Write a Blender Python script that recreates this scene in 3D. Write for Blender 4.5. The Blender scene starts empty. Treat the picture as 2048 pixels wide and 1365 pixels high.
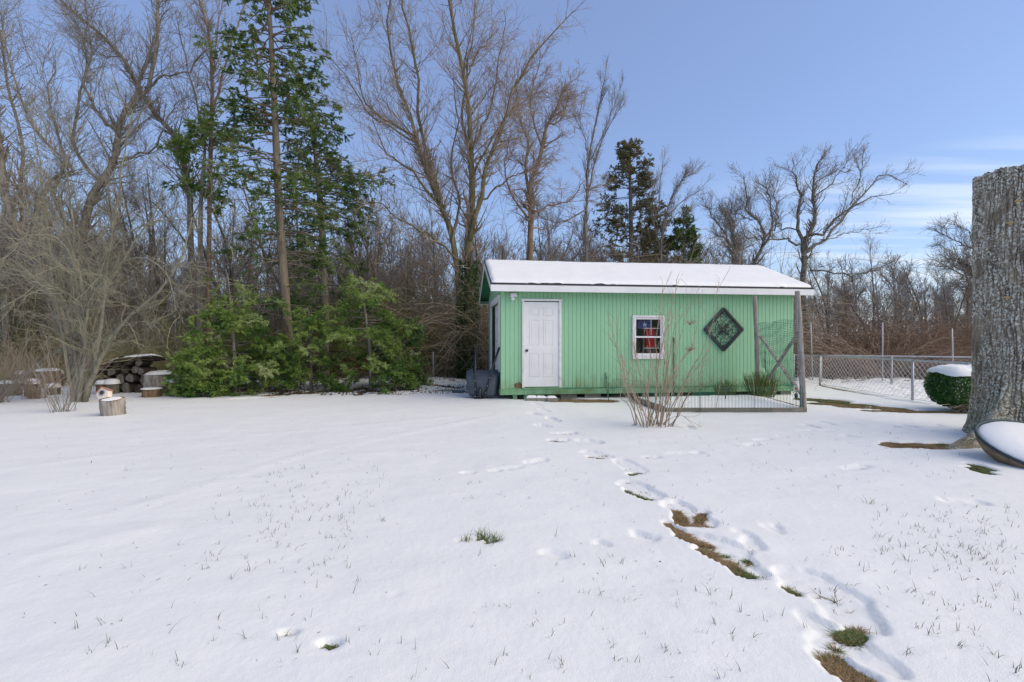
import bpy, math, random
import numpy as np
from mathutils import Vector, Matrix, Quaternion
R = math.radians
S = bpy.context.scene
COL = S.collection
F = 967.1      # focal length of the photograph in its own pixels
CAMZ = 1.38
# ---------------------------------------------------------------- camera
cam = bpy.data.cameras.new('camera')
cam.lens = 17; cam.sensor_width = 36; cam.clip_end = 3000; cam.clip_start = 0.05
camo = bpy.data.objects.new('camera', cam); COL.objects.link(camo)
camo.location = (0, 0, CAMZ); camo.rotation_euler = (R(90), 0, 0)
S.camera = camo
# ---------------------------------------------------------------- world + sun
SUN_EL, SUN_AZ = 40, 104      # degrees; azimuth clockwise from +Y (the view direction)
W = bpy.data.worlds.new('World'); S.world = W; W.use_nodes = True
nt = W.node_tree; nt.nodes.clear()
wo = nt.nodes.new('ShaderNodeOutputWorld'); bg = nt.nodes.new('ShaderNodeBackground')
sky = nt.nodes.new('ShaderNodeTexSky'); sky.sky_type = 'NISHITA'; sky.sun_disc = False
sky.sun_elevation = R(SUN_EL); sky.sun_rotation = R(SUN_AZ)
sky.air_density = 1.0; sky.dust_density = 0.4; sky.ozone_density = 3.2; sky.altitude = 50
bg.inputs['Strength'].default_value = 0.126
# thin cloud veil: paler toward the horizon and in long streaks low over the right-hand trees
tc = nt.nodes.new('ShaderNodeTexCoord'); sep = nt.nodes.new('ShaderNodeSeparateXYZ')
nt.links.new(tc.outputs['Generated'], sep.inputs[0])
mp = nt.nodes.new('ShaderNodeMapping'); mp.inputs['Scale'].default_value = (1.3, 1, 26); mp.inputs['Location'].default_value = (3.1, 0, 1.3)
dv = nt.nodes.new('ShaderNodeVectorMath'); dv.operation = 'DIVIDE'; cb = nt.nodes.new('ShaderNodeCombineXYZ')
for i_ in range(3): nt.links.new(sep.outputs['Y'], cb.inputs[i_])
nt.links.new(tc.outputs['Generated'], dv.inputs[0]); nt.links.new(cb.outputs[0], dv.inputs[1]); nt.links.new(dv.outputs[0], mp.inputs[0])
nz = nt.nodes.new('ShaderNodeTexNoise'); nz.inputs['Scale'].default_value = 1.0; nz.inputs['Detail'].default_value = 5
nt.links.new(mp.outputs[0], nz.inputs['Vector'])
cr = nt.nodes.new('ShaderNodeMapRange'); cr.inputs[1].default_value = .44; cr.inputs[2].default_value = .60
nt.links.new(nz.outputs['Fac'], cr.inputs[0])
lo = nt.nodes.new('ShaderNodeMapRange'); lo.inputs[1].default_value = .30; lo.inputs[2].default_value = .19
nt.links.new(sep.outputs['Z'], lo.inputs[0])
rt = nt.nodes.new('ShaderNodeMapRange'); rt.inputs[1].default_value = .30; rt.inputs[2].default_value = .52
nt.links.new(sep.outputs['X'], rt.inputs[0])
def wmath(op, a, b):
    m = nt.nodes.new('ShaderNodeMath'); m.operation = op
    for i, v in enumerate((a, b)):
        if isinstance(v, (int, float)): m.inputs[i].default_value = v
        else: nt.links.new(v, m.inputs[i])
    return m.outputs[0]
cf = wmath('MULTIPLY', wmath('MULTIPLY', cr.outputs[0], lo.outputs[0]), rt.outputs[0])
cf = wmath('MULTIPLY', cf, .75)
veil = nt.nodes.new('ShaderNodeMix'); veil.data_type = 'RGBA'; veil.inputs['Factor'].default_value = .25
veil.inputs['B'].default_value = (3.4, 4.2, 7.6, 1)
nt.links.new(sky.outputs[0], veil.inputs['A'])
mx = nt.nodes.new('ShaderNodeMix'); mx.data_type = 'RGBA'; mx.inputs['B'].default_value = (5.6, 6.2, 6.9, 1)
nt.links.new(cf, mx.inputs['Factor']); nt.links.new(veil.outputs['Result'], mx.inputs['A'])
nt.links.new(mx.outputs['Result'], bg.inputs['Color']); nt.links.new(bg.outputs[0], wo.inputs[0])
sl = bpy.data.lights.new('sun', 'SUN'); sl.energy = 2.5; sl.angle = R(75); sl.color = (1, .84, .60)
so = bpy.data.objects.new('sun', sl); COL.objects.link(so)
az, el = R(SUN_AZ), R(SUN_EL)
sd = Vector((math.sin(az)*math.cos(el), math.cos(az)*math.cos(el), math.sin(el)))
so.rotation_euler = sd.to_track_quat('Z', 'Y').to_euler()
S.view_settings.view_transform = 'Standard'; S.view_settings.look = 'None'
S.view_settings.exposure = 0.33; S.view_settings.gamma = 1
S.render.engine = 'CYCLES'
try:
    S.cycles.max_bounces = 6; S.cycles.transparent_max_bounces = 12; S.cycles.use_denoising = True
except Exception: pass

# ---------------------------------------------------------------- helpers
rng = np.random.default_rng(11)
def P(px, py, Y):                       # a point of the photograph's pixel at depth Y
    return np.array([(px-1024)/F*Y, Y, CAMZ+(682-py)/F*Y])
def G(px, py):                          # the ground point seen at that pixel
    Y = CAMZ*F/(py-682); return np.array([(px-1024)/F*Y, Y])
def tag(o, label=None, cat=None, group=None, kind=None):
    if label: o['label'] = label
    if cat: o['category'] = cat
    if group: o['group'] = group
    if kind: o['kind'] = kind
    return o
def empty(name, loc=(0,0,0), rz=0, label=None, cat=None, group=None):
    o = bpy.data.objects.new(name, None); COL.objects.link(o)
    o.location = loc; o.rotation_euler = (0,0,rz); o.empty_display_size = .1
    return tag(o, label, cat, group)
def copy_tree(o, parent=None, root=True):
    c = o.copy(); COL.objects.link(c)
    if parent is not None: c.parent = parent
    for ch in list(o.children): copy_tree(ch, c)
    return c
def lerp(a, b, t): return a+(b-a)*t
def sstep(a, b, x):
    t = np.clip((x-a)/(b-a), 0, 1); return t*t*(3-2*t)
def _h(ix, iy, s):
    n = (ix*374761393+iy*668265263+s*1274126177) & 0xffffffff
    n = ((n ^ (n >> 13))*1103515245) & 0xffffffff
    n = ((n ^ (n >> 15))*2246822519) & 0xffffffff
    return ((n ^ (n >> 16)) & 0xffffff)/0xffffff
def vnoise(x, y, s=0):
    x = np.asarray(x, float); y = np.asarray(y, float)
    ix = np.floor(x).astype(np.int64); iy = np.floor(y).astype(np.int64); fx = x-ix; fy = y-iy
    fx = fx*fx*(3-2*fx); fy = fy*fy*(3-2*fy)
    a, b, c, d = _h(ix,iy,s), _h(ix+1,iy,s), _h(ix,iy+1,s), _h(ix+1,iy+1,s)
    return (a+(b-a)*fx)*(1-fy)+(c+(d-c)*fx)*fy
def fbm(x, y, o=4, s=0):
    v = 0; a = .5; t = 0
    for i in range(o):
        v = v+a*vnoise(x*2**i, y*2**i, s+i*17); t += a; a *= .5
    return v/t-.5

class MB:                               # collects geometry of ONE mesh
    def __init__(s): s.v = []; s.q = []; s.t = []; s.n = 0
    def add(s, v, q=None, t=None):
        v = np.asarray(v, float).reshape(-1, 3)
        if q is not None and len(q): s.q.append(np.asarray(q, np.int64).reshape(-1, 4)+s.n)
        if t is not None and len(t): s.t.append(np.asarray(t, np.int64).reshape(-1, 3)+s.n)
        s.v.append(v); s.n += len(v); return s
    def box(s, c, d, rot=None, taper=1.0):
        x, y, z = np.array(d)/2
        v = np.array([[sx*x*(taper if sz > 0 else 1), sy*y*(taper if sz > 0 else 1), sz*z] for sz in (-1,1) for sy in (-1,1) for sx in (-1,1)])
        if rot is not None: v = v@np.array(Matrix(rot)).T
        return s.add(v+np.array(c), [[0,2,3,1],[4,5,7,6],[0,1,5,4],[2,6,7,3],[0,4,6,2],[1,3,7,5]])
    def bar(s, a, b, w, h, up=(0,0,1)):          # rectangular bar from a to b
        a = np.array(a, float); b = np.array(b, float); t = b-a; L = np.linalg.norm(t); t /= L
        u = np.cross(t, up); u /= np.linalg.norm(u); n = np.cross(u, t)
        M = np.stack([t, u, n], 1)
        return s.box((a+b)/2, (L, w, h), M)
    def tubes(s, Pt, Rd, sides=4, cap=True):
        Pt = np.asarray(Pt, float); Rd = np.asarray(Rd, float)
        if Pt.ndim == 2: Pt = Pt[None]; Rd = np.broadcast_to(Rd, Pt.shape[1:2])[None]
        B, N, _ = Pt.shape
        if B == 0: return s
        T = np.empty_like(Pt); T[:,1:-1] = Pt[:,2:]-Pt[:,:-2]; T[:,0] = Pt[:,1]-Pt[:,0]; T[:,-1] = Pt[:,-1]-Pt[:,-2]
        T /= np.linalg.norm(T, axis=2, keepdims=True)+1e-12
        m = Pt[:,-1]-Pt[:,0]; ref = np.zeros((B,3)); k = np.argmin(np.abs(m), 1); ref[np.arange(B), k] = 1
        A = np.cross(T, ref[:,None]); A /= np.linalg.norm(A, axis=2, keepdims=True)+1e-9
        C = np.cross(T, A)
        an = np.arange(sides)/sides*2*np.pi
        V = Pt[:,:,None]+Rd[:,:,None,None]*(A[:,:,None]*np.cos(an)[None,None,:,None]+C[:,:,None]*np.sin(an)[None,None,:,None])
        idx = np.arange(B*N*sides).reshape(B, N, sides)
        a = idx[:,:-1]; b = idx[:,1:]; a2 = np.roll(a, -1, 2); b2 = np.roll(b, -1, 2)
        q = np.stack([a, a2, b2, b], -1).reshape(-1, 4)
        tr = None
        if cap and sides >= 3:
            st = idx[:,0]; en = idx[:,-1]
            tt = [np.stack([st[:,0], st[:,i+1], st[:,i]], -1) for i in range(1, sides-1)]
            tt += [np.stack([en[:,0], en[:,i], en[:,i+1]], -1) for i in range(1, sides-1)]
            tr = np.concatenate(tt)
        return s.add(V, q, tr)
    def tube(s, pts, r, sides=8):
        pts = np.array(pts, float); r = np.full(len(pts), r) if np.isscalar(r) else np.array(r, float)
        return s.tubes(pts[None], r[None], sides)
    def lathe(s, prof, n=24, c=(0,0,0), close=True):     # prof: (radius, z)
        prof = np.array(prof, float); an = np.arange(n)/n*2*np.pi
        v = np.stack([prof[:,None,0]*np.cos(an), prof[:,None,0]*np.sin(an), np.repeat(prof[:,1:2], n, 1)], -1)
        idx = np.arange(len(prof)*n).reshape(len(prof), n); a = idx[:-1]; b = idx[1:]
        q = np.stack([a, np.roll(a,-1,1), np.roll(b,-1,1), b], -1).reshape(-1, 4)
        return s.add(v.reshape(-1,3)+np.array(c), q)
    def grid(s, V):                      # V (n, m, 3)
        n, m = V.shape[:2]; idx = np.arange(n*m).reshape(n, m)
        q = np.stack([idx[:-1,:-1], idx[:-1,1:], idx[1:,1:], idx[1:,:-1]], -1).reshape(-1, 4)
        return s.add(V.reshape(-1,3), q)
    def prism(s, poly, h0, h1, axis='z'):        # polygon (ccw) extruded
        n = len(poly); v = []
        for h in (h0, h1):
            for a, b in poly: v.append({'z': (a,b,h), 'y': (a,h,b), 'x': (h,a,b)}[axis])
        q = [[i, (i+1)%n, n+(i+1)%n, n+i] for i in range(n)]
        t = [[0, i+1, i] for i in range(1,n-1)]+[[n, n+i, n+i+1] for i in range(1,n-1)]
        return s.add(v, q, t)
    def xform(s, M):
        M = np.array(M); s.v = [v@M[:3,:3].T+M[:3,3] for v in s.v]; return s
    def build(s, name, mat=None, parent=None, smooth=False, bevel=0, loc=None):
        me = bpy.data.meshes.new(name)
        v = np.concatenate(s.v); q = np.concatenate(s.q) if s.q else np.zeros((0,4), np.int64)
        t = np.concatenate(s.t) if s.t else np.zeros((0,3), np.int64)
        me.vertices.add(len(v)); me.vertices.foreach_set('co', v.astype(np.float32).ravel())
        me.loops.add(len(q)*4+len(t)*3)
        me.loops.foreach_set('vertex_index', np.concatenate([q.ravel(), t.ravel()]).astype(np.int32))
        me.polygons.add(len(q)+len(t))
        ls = np.concatenate([np.arange(len(q))*4, len(q)*4+np.arange(len(t))*3]).astype(np.int32)
        me.polygons.foreach_set('loop_start', ls)
        me.polygons.foreach_set('loop_total', np.concatenate([np.full(len(q),4), np.full(len(t),3)]).astype(np.int32))
        me.polygons.foreach_set('use_smooth', np.full(len(ls), bool(smooth)))
        me.update(calc_edges=True)
        if mat: me.materials.append(mat)
        o = bpy.data.objects.new(name, me); COL.objects.link(o)
        if parent: o.parent = parent
        if loc is not None: o.location = loc
        if bevel:
            b = o.modifiers.new('bevel', 'BEVEL'); b.width = bevel; b.segments = 2; b.limit_method = 'ANGLE'
        return o

# ---------------------------------------------------------------- materials
def ramp(nt, src, stops):
    r = nt.nodes.new('ShaderNodeValToRGB'); e = r.color_ramp.elements
    while len(e) < len(stops): e.new(.5)
    for i, (p, c) in enumerate(stops): e[i].position = p; e[i].color = (*c, 1)
    nt.links.new(src, r.inputs[0]); return r.outputs[0]
def mat(name, stops, scale=5, rough=.8, stretch=(1,1,1), detail=6, bump=0, bscale=None, spec=.3, metal=0, dist=0.02, rnd=False, trans=0):
    """colour from a noise through a colour ramp (stops), bump from a second noise"""
    m = bpy.data.materials.new(name); m.use_nodes = True; nt = m.node_tree; b = nt.nodes['Principled BSDF']
    b.inputs['Roughness'].default_value = rough; b.inputs['Metallic'].default_value = metal
    b.inputs['Specular IOR Level'].default_value = spec
    tc = nt.nodes.new('ShaderNodeTexCoord'); mp = nt.nodes.new('ShaderNodeMapping'); mp.inputs['Scale'].default_value = stretch
    if rnd:
        oi = nt.nodes.new('ShaderNodeObjectInfo'); ad = nt.nodes.new('ShaderNodeVectorMath'); ad.operation = 'SCALE'
        ad.inputs['Scale'].default_value = 50; cb = nt.nodes.new('ShaderNodeCombineXYZ')
        nt.links.new(oi.outputs['Random'], cb.inputs[0]); nt.links.new(oi.outputs['Random'], cb.inputs[2])
        nt.links.new(cb.outputs[0], ad.inputs[0]); nt.links.new(ad.outputs[0], mp.inputs['Location'])
    nt.links.new(tc.outputs['Object'], mp.inputs[0])
    n = nt.nodes.new('ShaderNodeTexNoise'); n.inputs['Scale'].default_value = scale; n.inputs['Detail'].default_value = detail
    n.inputs['Roughness'].default_value = .62
    nt.links.new(mp.outputs[0], n.inputs['Vector'])
    if not isinstance(stops, list): stops = [(.35, tuple(c*.85 for c in stops)), (.65, tuple(min(1,c*1.12) for c in stops))]
    nt.links.new(ramp(nt, n.outputs['Fac'], stops), b.inputs['Base Color'])
    if bump:
        n2 = nt.nodes.new('ShaderNodeTexNoise'); n2.inputs['Scale'].default_value = bscale or scale*4; n2.inputs['Detail'].default_value = 5
        nt.links.new(mp.outputs[0], n2.inputs['Vector'])
        bp = nt.nodes.new('ShaderNodeBump'); bp.inputs['Strength'].default_value = bump; bp.inputs['Distance'].default_value = dist
        nt.links.new(n2.outputs['Fac'], bp.inputs['Height']); nt.links.new(bp.outputs[0], b.inputs['Normal'])
    if trans:
        out = nt.nodes['Material Output']; tr = nt.nodes.new('ShaderNodeBsdfTranslucent'); ms = nt.nodes.new('ShaderNodeMixShader')
        ms.inputs[0].default_value = trans
        nt.links.new(b.inputs['Base Color'].links[0].from_socket, tr.inputs[0])
        nt.links.new(b.outputs[0], ms.inputs[1]); nt.links.new(tr.outputs[0], ms.inputs[2]); nt.links.new(ms.outputs[0], out.inputs[0])
    return m
M = {}
M['snow'] = mat('snow', [(.3,(.765,.775,.75)),(.7,(.815,.82,.795))], 1.5, .55, bump=.35, bscale=22, dist=.01, spec=.25)
def grain(m):
    nt = m.node_tree; b = nt.nodes['Principled BSDF']; tc = nt.nodes.new('ShaderNodeTexCoord'); n = nt.nodes.new('ShaderNodeTexNoise'); n.inputs['Scale'].default_value = 130; n.inputs['Detail'].default_value = 3
    nt.links.new(tc.outputs['Object'], n.inputs['Vector']); bp = nt.nodes.new('ShaderNodeBump'); bp.inputs['Strength'].default_value = .45; bp.inputs['Distance'].default_value = .004
    nt.links.new(n.outputs['Fac'], bp.inputs['Height']); old = b.inputs['Normal'].links[0].from_socket; nt.links.new(old, bp.inputs['Normal']); nt.links.new(bp.outputs[0], b.inputs['Normal'])
grain(M['snow'])
M['snowcap'] = mat('snow_cap', [(.3,(.785,.79,.775)),(.7,(.825,.83,.81))], 3, .55, bump=.3, bscale=18, dist=.01, spec=.25)
M['lawn'] = mat('lawn', [(.30,(.15,.10,.05)),(.45,(.27,.19,.10)),(.55,(.18,.16,.06)),(.7,(.10,.14,.03))], 6, .95, bump=1, bscale=160, dist=.02)
M['green'] = mat('green_paint', [(.25,(.26,.49,.285)),(.5,(.30,.555,.33)),(.75,(.335,.59,.36))], 1.2, .5, stretch=(1,1,.35), bump=.15, bscale=30, dist=.004, spec=.35)
def wear(m, dirt, z0, z1, amt):
    nt = m.node_tree; b = nt.nodes['Principled BSDF']; src = b.inputs['Base Color'].links[0].from_socket
    tc = nt.nodes.new('ShaderNodeTexCoord'); sp = nt.nodes.new('ShaderNodeSeparateXYZ'); nt.links.new(tc.outputs['Object'], sp.inputs[0])
    mr = nt.nodes.new('ShaderNodeMapRange'); mr.inputs[1].default_value = z1; mr.inputs[2].default_value = z0; mr.inputs[4].default_value = .30; nt.links.new(sp.outputs['Z'], mr.inputs[0])
    mp = nt.nodes.new('ShaderNodeMapping'); mp.inputs['Scale'].default_value = (1,1,.35); nt.links.new(tc.outputs['Object'], mp.inputs[0])
    n = nt.nodes.new('ShaderNodeTexNoise'); n.inputs['Scale'].default_value = 4.5; n.inputs['Detail'].default_value = 7; n.inputs['Roughness'].default_value = .7; nt.links.new(mp.outputs[0], n.inputs['Vector'])
    ad = nt.nodes.new('ShaderNodeMath'); ad.operation = 'ADD'; nt.links.new(mr.outputs[0], ad.inputs[0]); nt.links.new(n.outputs['Fac'], ad.inputs[1])
    r2 = nt.nodes.new('ShaderNodeMapRange'); r2.inputs[1].default_value = .62; r2.inputs[2].default_value = .92; r2.inputs[4].default_value = amt; nt.links.new(ad.outputs[0], r2.inputs[0])
    mx = nt.nodes.new('ShaderNodeMix'); mx.data_type = 'RGBA'; nt.links.new(r2.outputs[0], mx.inputs['Factor']); nt.links.new(src, mx.inputs['A']); mx.inputs['B'].default_value = (*dirt,1); nt.links.new(mx.outputs['Result'], b.inputs['Base Color'])
wear(M['green'], (.20,.24,.09), .24, .75, .75)
M['green_low'] = mat('weathered_green_paint', [(.30,(.15,.21,.07)),(.45,(.18,.34,.17)),(.7,(.24,.45,.26))], 3.5, .6, bump=.3, bscale=30, dist=.004)
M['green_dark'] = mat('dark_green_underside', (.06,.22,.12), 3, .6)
M['white'] = mat('white_paint', [(.3,(.72,.71,.70)),(.6,(.81,.79,.77))], 2, .45, bump=.1, bscale=20, dist=.003, spec=.4)
M['whitedirty'] = mat('worn_white_paint', [(.28,(.42,.40,.38)),(.42,(.72,.70,.68)),(.7,(.80,.78,.76))], 7, .5, bump=.2, bscale=40, dist=.003)
M['shingle'] = mat('shingles', (.06,.06,.065), 12, .9, bump=.5)
M['dark'] = mat('dark_interior', (.05,.045,.04), 4, .9)
M['glass'] = None
M['black'] = mat('black_metal', (.018,.022,.028), 8, .4, spec=.5)
M['tub'] = mat('grey_poly', [(.3,(.045,.055,.07)),(.7,(.085,.10,.125))], 5, .55, bump=.1, spec=.4)
M['galv'] = mat('galvanised', [(.3,(.33,.34,.36)),(.7,(.5,.51,.53))], 9, .45, metal=.35)
M['wire'] = mat('galvanised_wire', (.50,.51,.53), 9, .5, metal=.1)
M['greenwire'] = mat('green_wire', (.03,.12,.07), 9, .5)
M['netting'] = mat('plastic_netting', (.02,.12,.085), 9, .6)
M['oldwood'] = mat('weathered_wood', [(.3,(.18,.15,.125)),(.5,(.33,.29,.255)),(.7,(.46,.42,.38))], 6, .85, stretch=(3,3,.5), bump=.7, bscale=20, rnd=True)
M['boardwood'] = mat('board_wood', [(.3,(.17,.15,.11)),(.7,(.34,.30,.235))], 5, .9, stretch=(.6,3,3), bump=.6)
M['bark'] = mat('bark', [(.3,(.09,.08,.062)),(.5,(.175,.155,.125)),(.7,(.29,.265,.22))], 7, .95, stretch=(2,2,.5), bump=.8, bscale=25, rnd=True)
M['barkhem'] = mat('hemlock_bark', [(.3,(.10,.085,.055)),(.5,(.185,.15,.11)),(.7,(.27,.235,.18))], 6, .95, stretch=(2,2,.4), bump=.8, bscale=22)
M['barkgreen'] = mat('mossy_bark', [(.3,(.085,.075,.03)),(.5,(.15,.13,.06)),(.7,(.22,.185,.12))], 5, .95, stretch=(2,2,.4), bump=.8, bscale=25, rnd=True)
M['barkred'] = mat('reddish_bark', [(.3,(.13,.085,.055)),(.55,(.24,.17,.12)),(.75,(.34,.265,.20))], 6, .95, stretch=(2,2,.4), bump=.8, bscale=22, rnd=True)
M['barklichen'] = mat('lichened_bark', [(.3,(.13,.11,.08)),(.48,(.21,.195,.15)),(.62,(.27,.26,.18)),(.75,(.36,.36,.26))], 8, .95, stretch=(1.5,1.5,.6), bump=.8, bscale=30, rnd=True)
M['twig'] = mat('twig', [(.3,(.16,.14,.115)),(.7,(.34,.30,.25))], .8, .9, rnd=True)
M['twiggreen'] = mat('lichened_twig', [(.3,(.17,.155,.10)),(.7,(.36,.34,.25))], .8, .9, rnd=True)
M['twigred'] = mat('reddish_twig', [(.3,(.21,.155,.11)),(.7,(.41,.325,.25))], .8, .9, rnd=True)
M['twigpale'] = mat('pale_twig', [(.3,(.29,.21,.14)),(.7,(.45,.35,.26))], 1.2, .9, rnd=True)
M['brush'] = mat('brush', [(.30,(.18,.14,.07)),(.42,(.32,.25,.14)),(.52,(.25,.24,.08)),(.62,(.38,.33,.21)),(.75,(.24,.26,.07))], .55, .95)
M['brushright'] = mat('brush_russet', [(.3,(.18,.115,.07)),(.5,(.30,.20,.13)),(.7,(.24,.19,.13))], .4, .95)
M['wood_far'] = mat('far_twigs', [(.3,(.15,.13,.115)),(.5,(.24,.215,.19)),(.7,(.31,.265,.22))], .12, .95)
M['needle'] = mat('needles', [(.28,(.05,.11,.045)),(.43,(.11,.20,.06)),(.55,(.22,.29,.09)),(.69,(.38,.43,.24))], 1.6, .6, trans=.25, spec=.35, rnd=True)
M['needle2'] = mat('young_needles', [(.28,(.05,.125,.035)),(.42,(.14,.25,.055)),(.53,(.27,.37,.08)),(.66,(.46,.52,.27))], 1.3, .6, trans=.25, spec=.35, rnd=True)
M['cedar'] = mat('cedar_scales', [(.3,(.12,.125,.06)),(.55,(.22,.205,.10)),(.75,(.32,.27,.16))], 1.3, .7, trans=.15, rnd=True)
M['ivy'] = mat('ivy_leaf', [(.3,(.02,.05,.015)),(.6,(.05,.10,.025)),(.8,(.10,.13,.03))], 5, .4, spec=.5, trans=.15)
M['box'] = mat('box_leaf', [(.3,(.02,.08,.015)),(.6,(.06,.17,.03)),(.8,(.12,.24,.04))], 5, .35, spec=.55, trans=.15)
M['boxold'] = mat('box_leaf_yellowed', [(.3,(.08,.10,.01)),(.7,(.20,.22,.03))], 6, .45, trans=.15)
M['blade'] = mat('grass_blade', [(.3,(.05,.075,.03)),(.7,(.14,.14,.075))], 4, .8)
M['bladegreen'] = mat('grass_blade_green', [(.3,(.07,.12,.03)),(.7,(.20,.24,.08))], 4, .8)
M['bladebrown'] = mat('grass_blade_dry', [(.25,(.20,.17,.06)),(.45,(.32,.22,.11)),(.7,(.48,.35,.20))], 3, .9)
M['broom'] = mat('broom_stalk', [(.3,(.07,.11,.03)),(.7,(.19,.20,.07))], 4, .8)
M['leaflitter'] = mat('dead_leaf', [(.3,(.07,.045,.025)),(.7,(.19,.12,.065))], 4, .9)
M['rust'] = mat('rusty_planter', [(.3,(.11,.07,.045)),(.5,(.22,.155,.09)),(.7,(.31,.26,.18))], 9, .85, bump=.7, bscale=40)
M['rim'] = mat('dark_rim', (.035,.06,.07), 9, .6, bump=.4)
M['cutwood'] = mat('cut_wood', [(.3,(.08,.05,.03)),(.5,(.19,.125,.07)),(.7,(.32,.22,.12))], 5, .9, stretch=(2,2,.6), bump=.8, bscale=20, rnd=True)
M['darklog'] = mat('wet_log', [(.3,(.025,.018,.014)),(.7,(.09,.065,.05))], 6, .85, bump=.8, rnd=True)
M['fungus'] = mat('fungus', (.42,.30,.14), 20, .8)
M['red'] = mat('red_cloth', (.85,.035,.04), 3, .8)
M['blue'] = mat('blue_sign', (.02,.045,.20), 3, .5)
M['pale'] = mat('pale_dots', (.6,.7,.9), 3, .5)
M['cream'] = mat('cream_paint', (.72,.62,.54), 9, .6)
M['copper'] = mat('copper_roof', (.50,.24,.14), 9, .5)
M['concrete'] = mat('concrete', [(.3,(.18,.17,.13)),(.7,(.30,.29,.24))], 9, .95, bump=.5)
def glass():
    m = bpy.data.materials.new('glass'); m.use_nodes = True; nt = m.node_tree; nt.nodes.clear()
    o = nt.nodes.new('ShaderNodeOutputMaterial'); mx = nt.nodes.new('ShaderNodeMixShader'); fr = nt.nodes.new('ShaderNodeFresnel')
    fr.inputs[0].default_value = 1.22
    a = nt.nodes.new('ShaderNodeBsdfTransparent'); a.inputs[0].default_value = (.86,.88,.9,1); g = nt.nodes.new('ShaderNodeBsdfGlossy'); g.inputs['Roughness'].default_value = .02
    nt.links.new(fr.outputs[0], mx.inputs[0]); nt.links.new(a.outputs[0], mx.inputs[1]); nt.links.new(g.outputs[0], mx.inputs[2]); nt.links.new(mx.outputs[0], o.inputs[0])
    return m
M['glass'] = glass()

# ---------------------------------------------------------------- ground + snow
# pressed or melted places: capsules between two ground points: (px,py, px,py, half width m, depth m)
PRINTS = []      # (x0,y0,x1,y1,w,depth,soft)
def pr(x0, y0, x1, y1, w, d, soft=.022): PRINTS.append((*G(x0,y0), *G(x1,y1), w*(.74 if d > 0 else 1), min(d,.045), soft))
BARE = .05
for a in [(1068,806,1082,810,.10,.035),(1082,818,1096,822,.11,.04),(1100,836,1112,842,.12,.05),(1078,850,1094,853,.10,.04),(1062,826,1078,830,.10,.03),
          (1112,866,1146,866,.10,.05),(1105,879,1130,879,.09,.05),(1165,880,1192,884,.12,.055),(1180,903,1208,910,.13,.06),(1242,920,1276,938,.14,.065),
          (1262,966,1302,988,.15,.06),(1352,1010,1402,1042,.16,.05),(1385,1072,1470,1096,.14,.04),(1428,1096,1486,1118,.12,.045),(1462,1106,1500,1142,.12,.04),
          (1575,1145,1640,1158,.11,.05),(1600,1152,1690,1195,.17,.055),(1660,1175,1715,1235,.16,.055),(1620,1232,1645,1252,.07,.05),(1668,1285,1712,1290,.13,.04),(1742,1308,1776,1328,.10,.07),
          (1640,1302,1650,1310,.045,.07),(1282,1068,1302,1074,.08,.035),(1196,1084,1212,1086,.05,.03),(1100,1104,1122,1108,.07,.022),(790,1192,798,1190,.02,.01),
          (572,1261,578,1259,.016,.03),(650,1288,664,1281,.02,.03),(1180,1000,1184,1002,.02,.01),
          (928,944,940,944,.06,.03),(985,940,998,940,.06,.03),(1058,924,1085,918,.08,.028),(1010,936,1040,932,.05,.015),(1290,912,1316,912,.07,.025),(1345,906,1400,904,.07,.02),
          (1500,890,1512,888,.07,.035),(1515,880,1535,878,.07,.035),(1560,872,1568,872,.06,.03),(1640,860,1665,859,.07,.02),(1610,848,1630,853,.08,.035),(1600,860,1625,860,.06,.03),
          (1690,844,1710,846,.08,.03),(1760,852,1790,852,.09,.04),(1810,850,1830,853,.09,.04),(1860,850,1880,850,.09,.035),(1700,936,1730,930,.09,.02),(1905,1000,1950,1002,.12,.022),
          (1478,1064,1490,1068,.07,.02),(1540,1052,1560,1060,.06,.022),(1556,1049,1560,1054,.05,.025),(1500,1076,1510,1090,.07,.03),(1440,1078,1450,1086,.05,.05),(1478,1102,1486,1106,.045,.055),
          (1580,1136,1584,1140,.035,.06),(1616,1148,1620,1151,.03,.055),(1684,1190,1688,1192,.03,.05),(1700,1230,1706,1232,.03,.05),
          (1690,870,1712,873,.08,.03),(1850,862,1862,861,.07,.03),(1645,842,1668,848,.06,.03)]: pr(*a)
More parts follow.
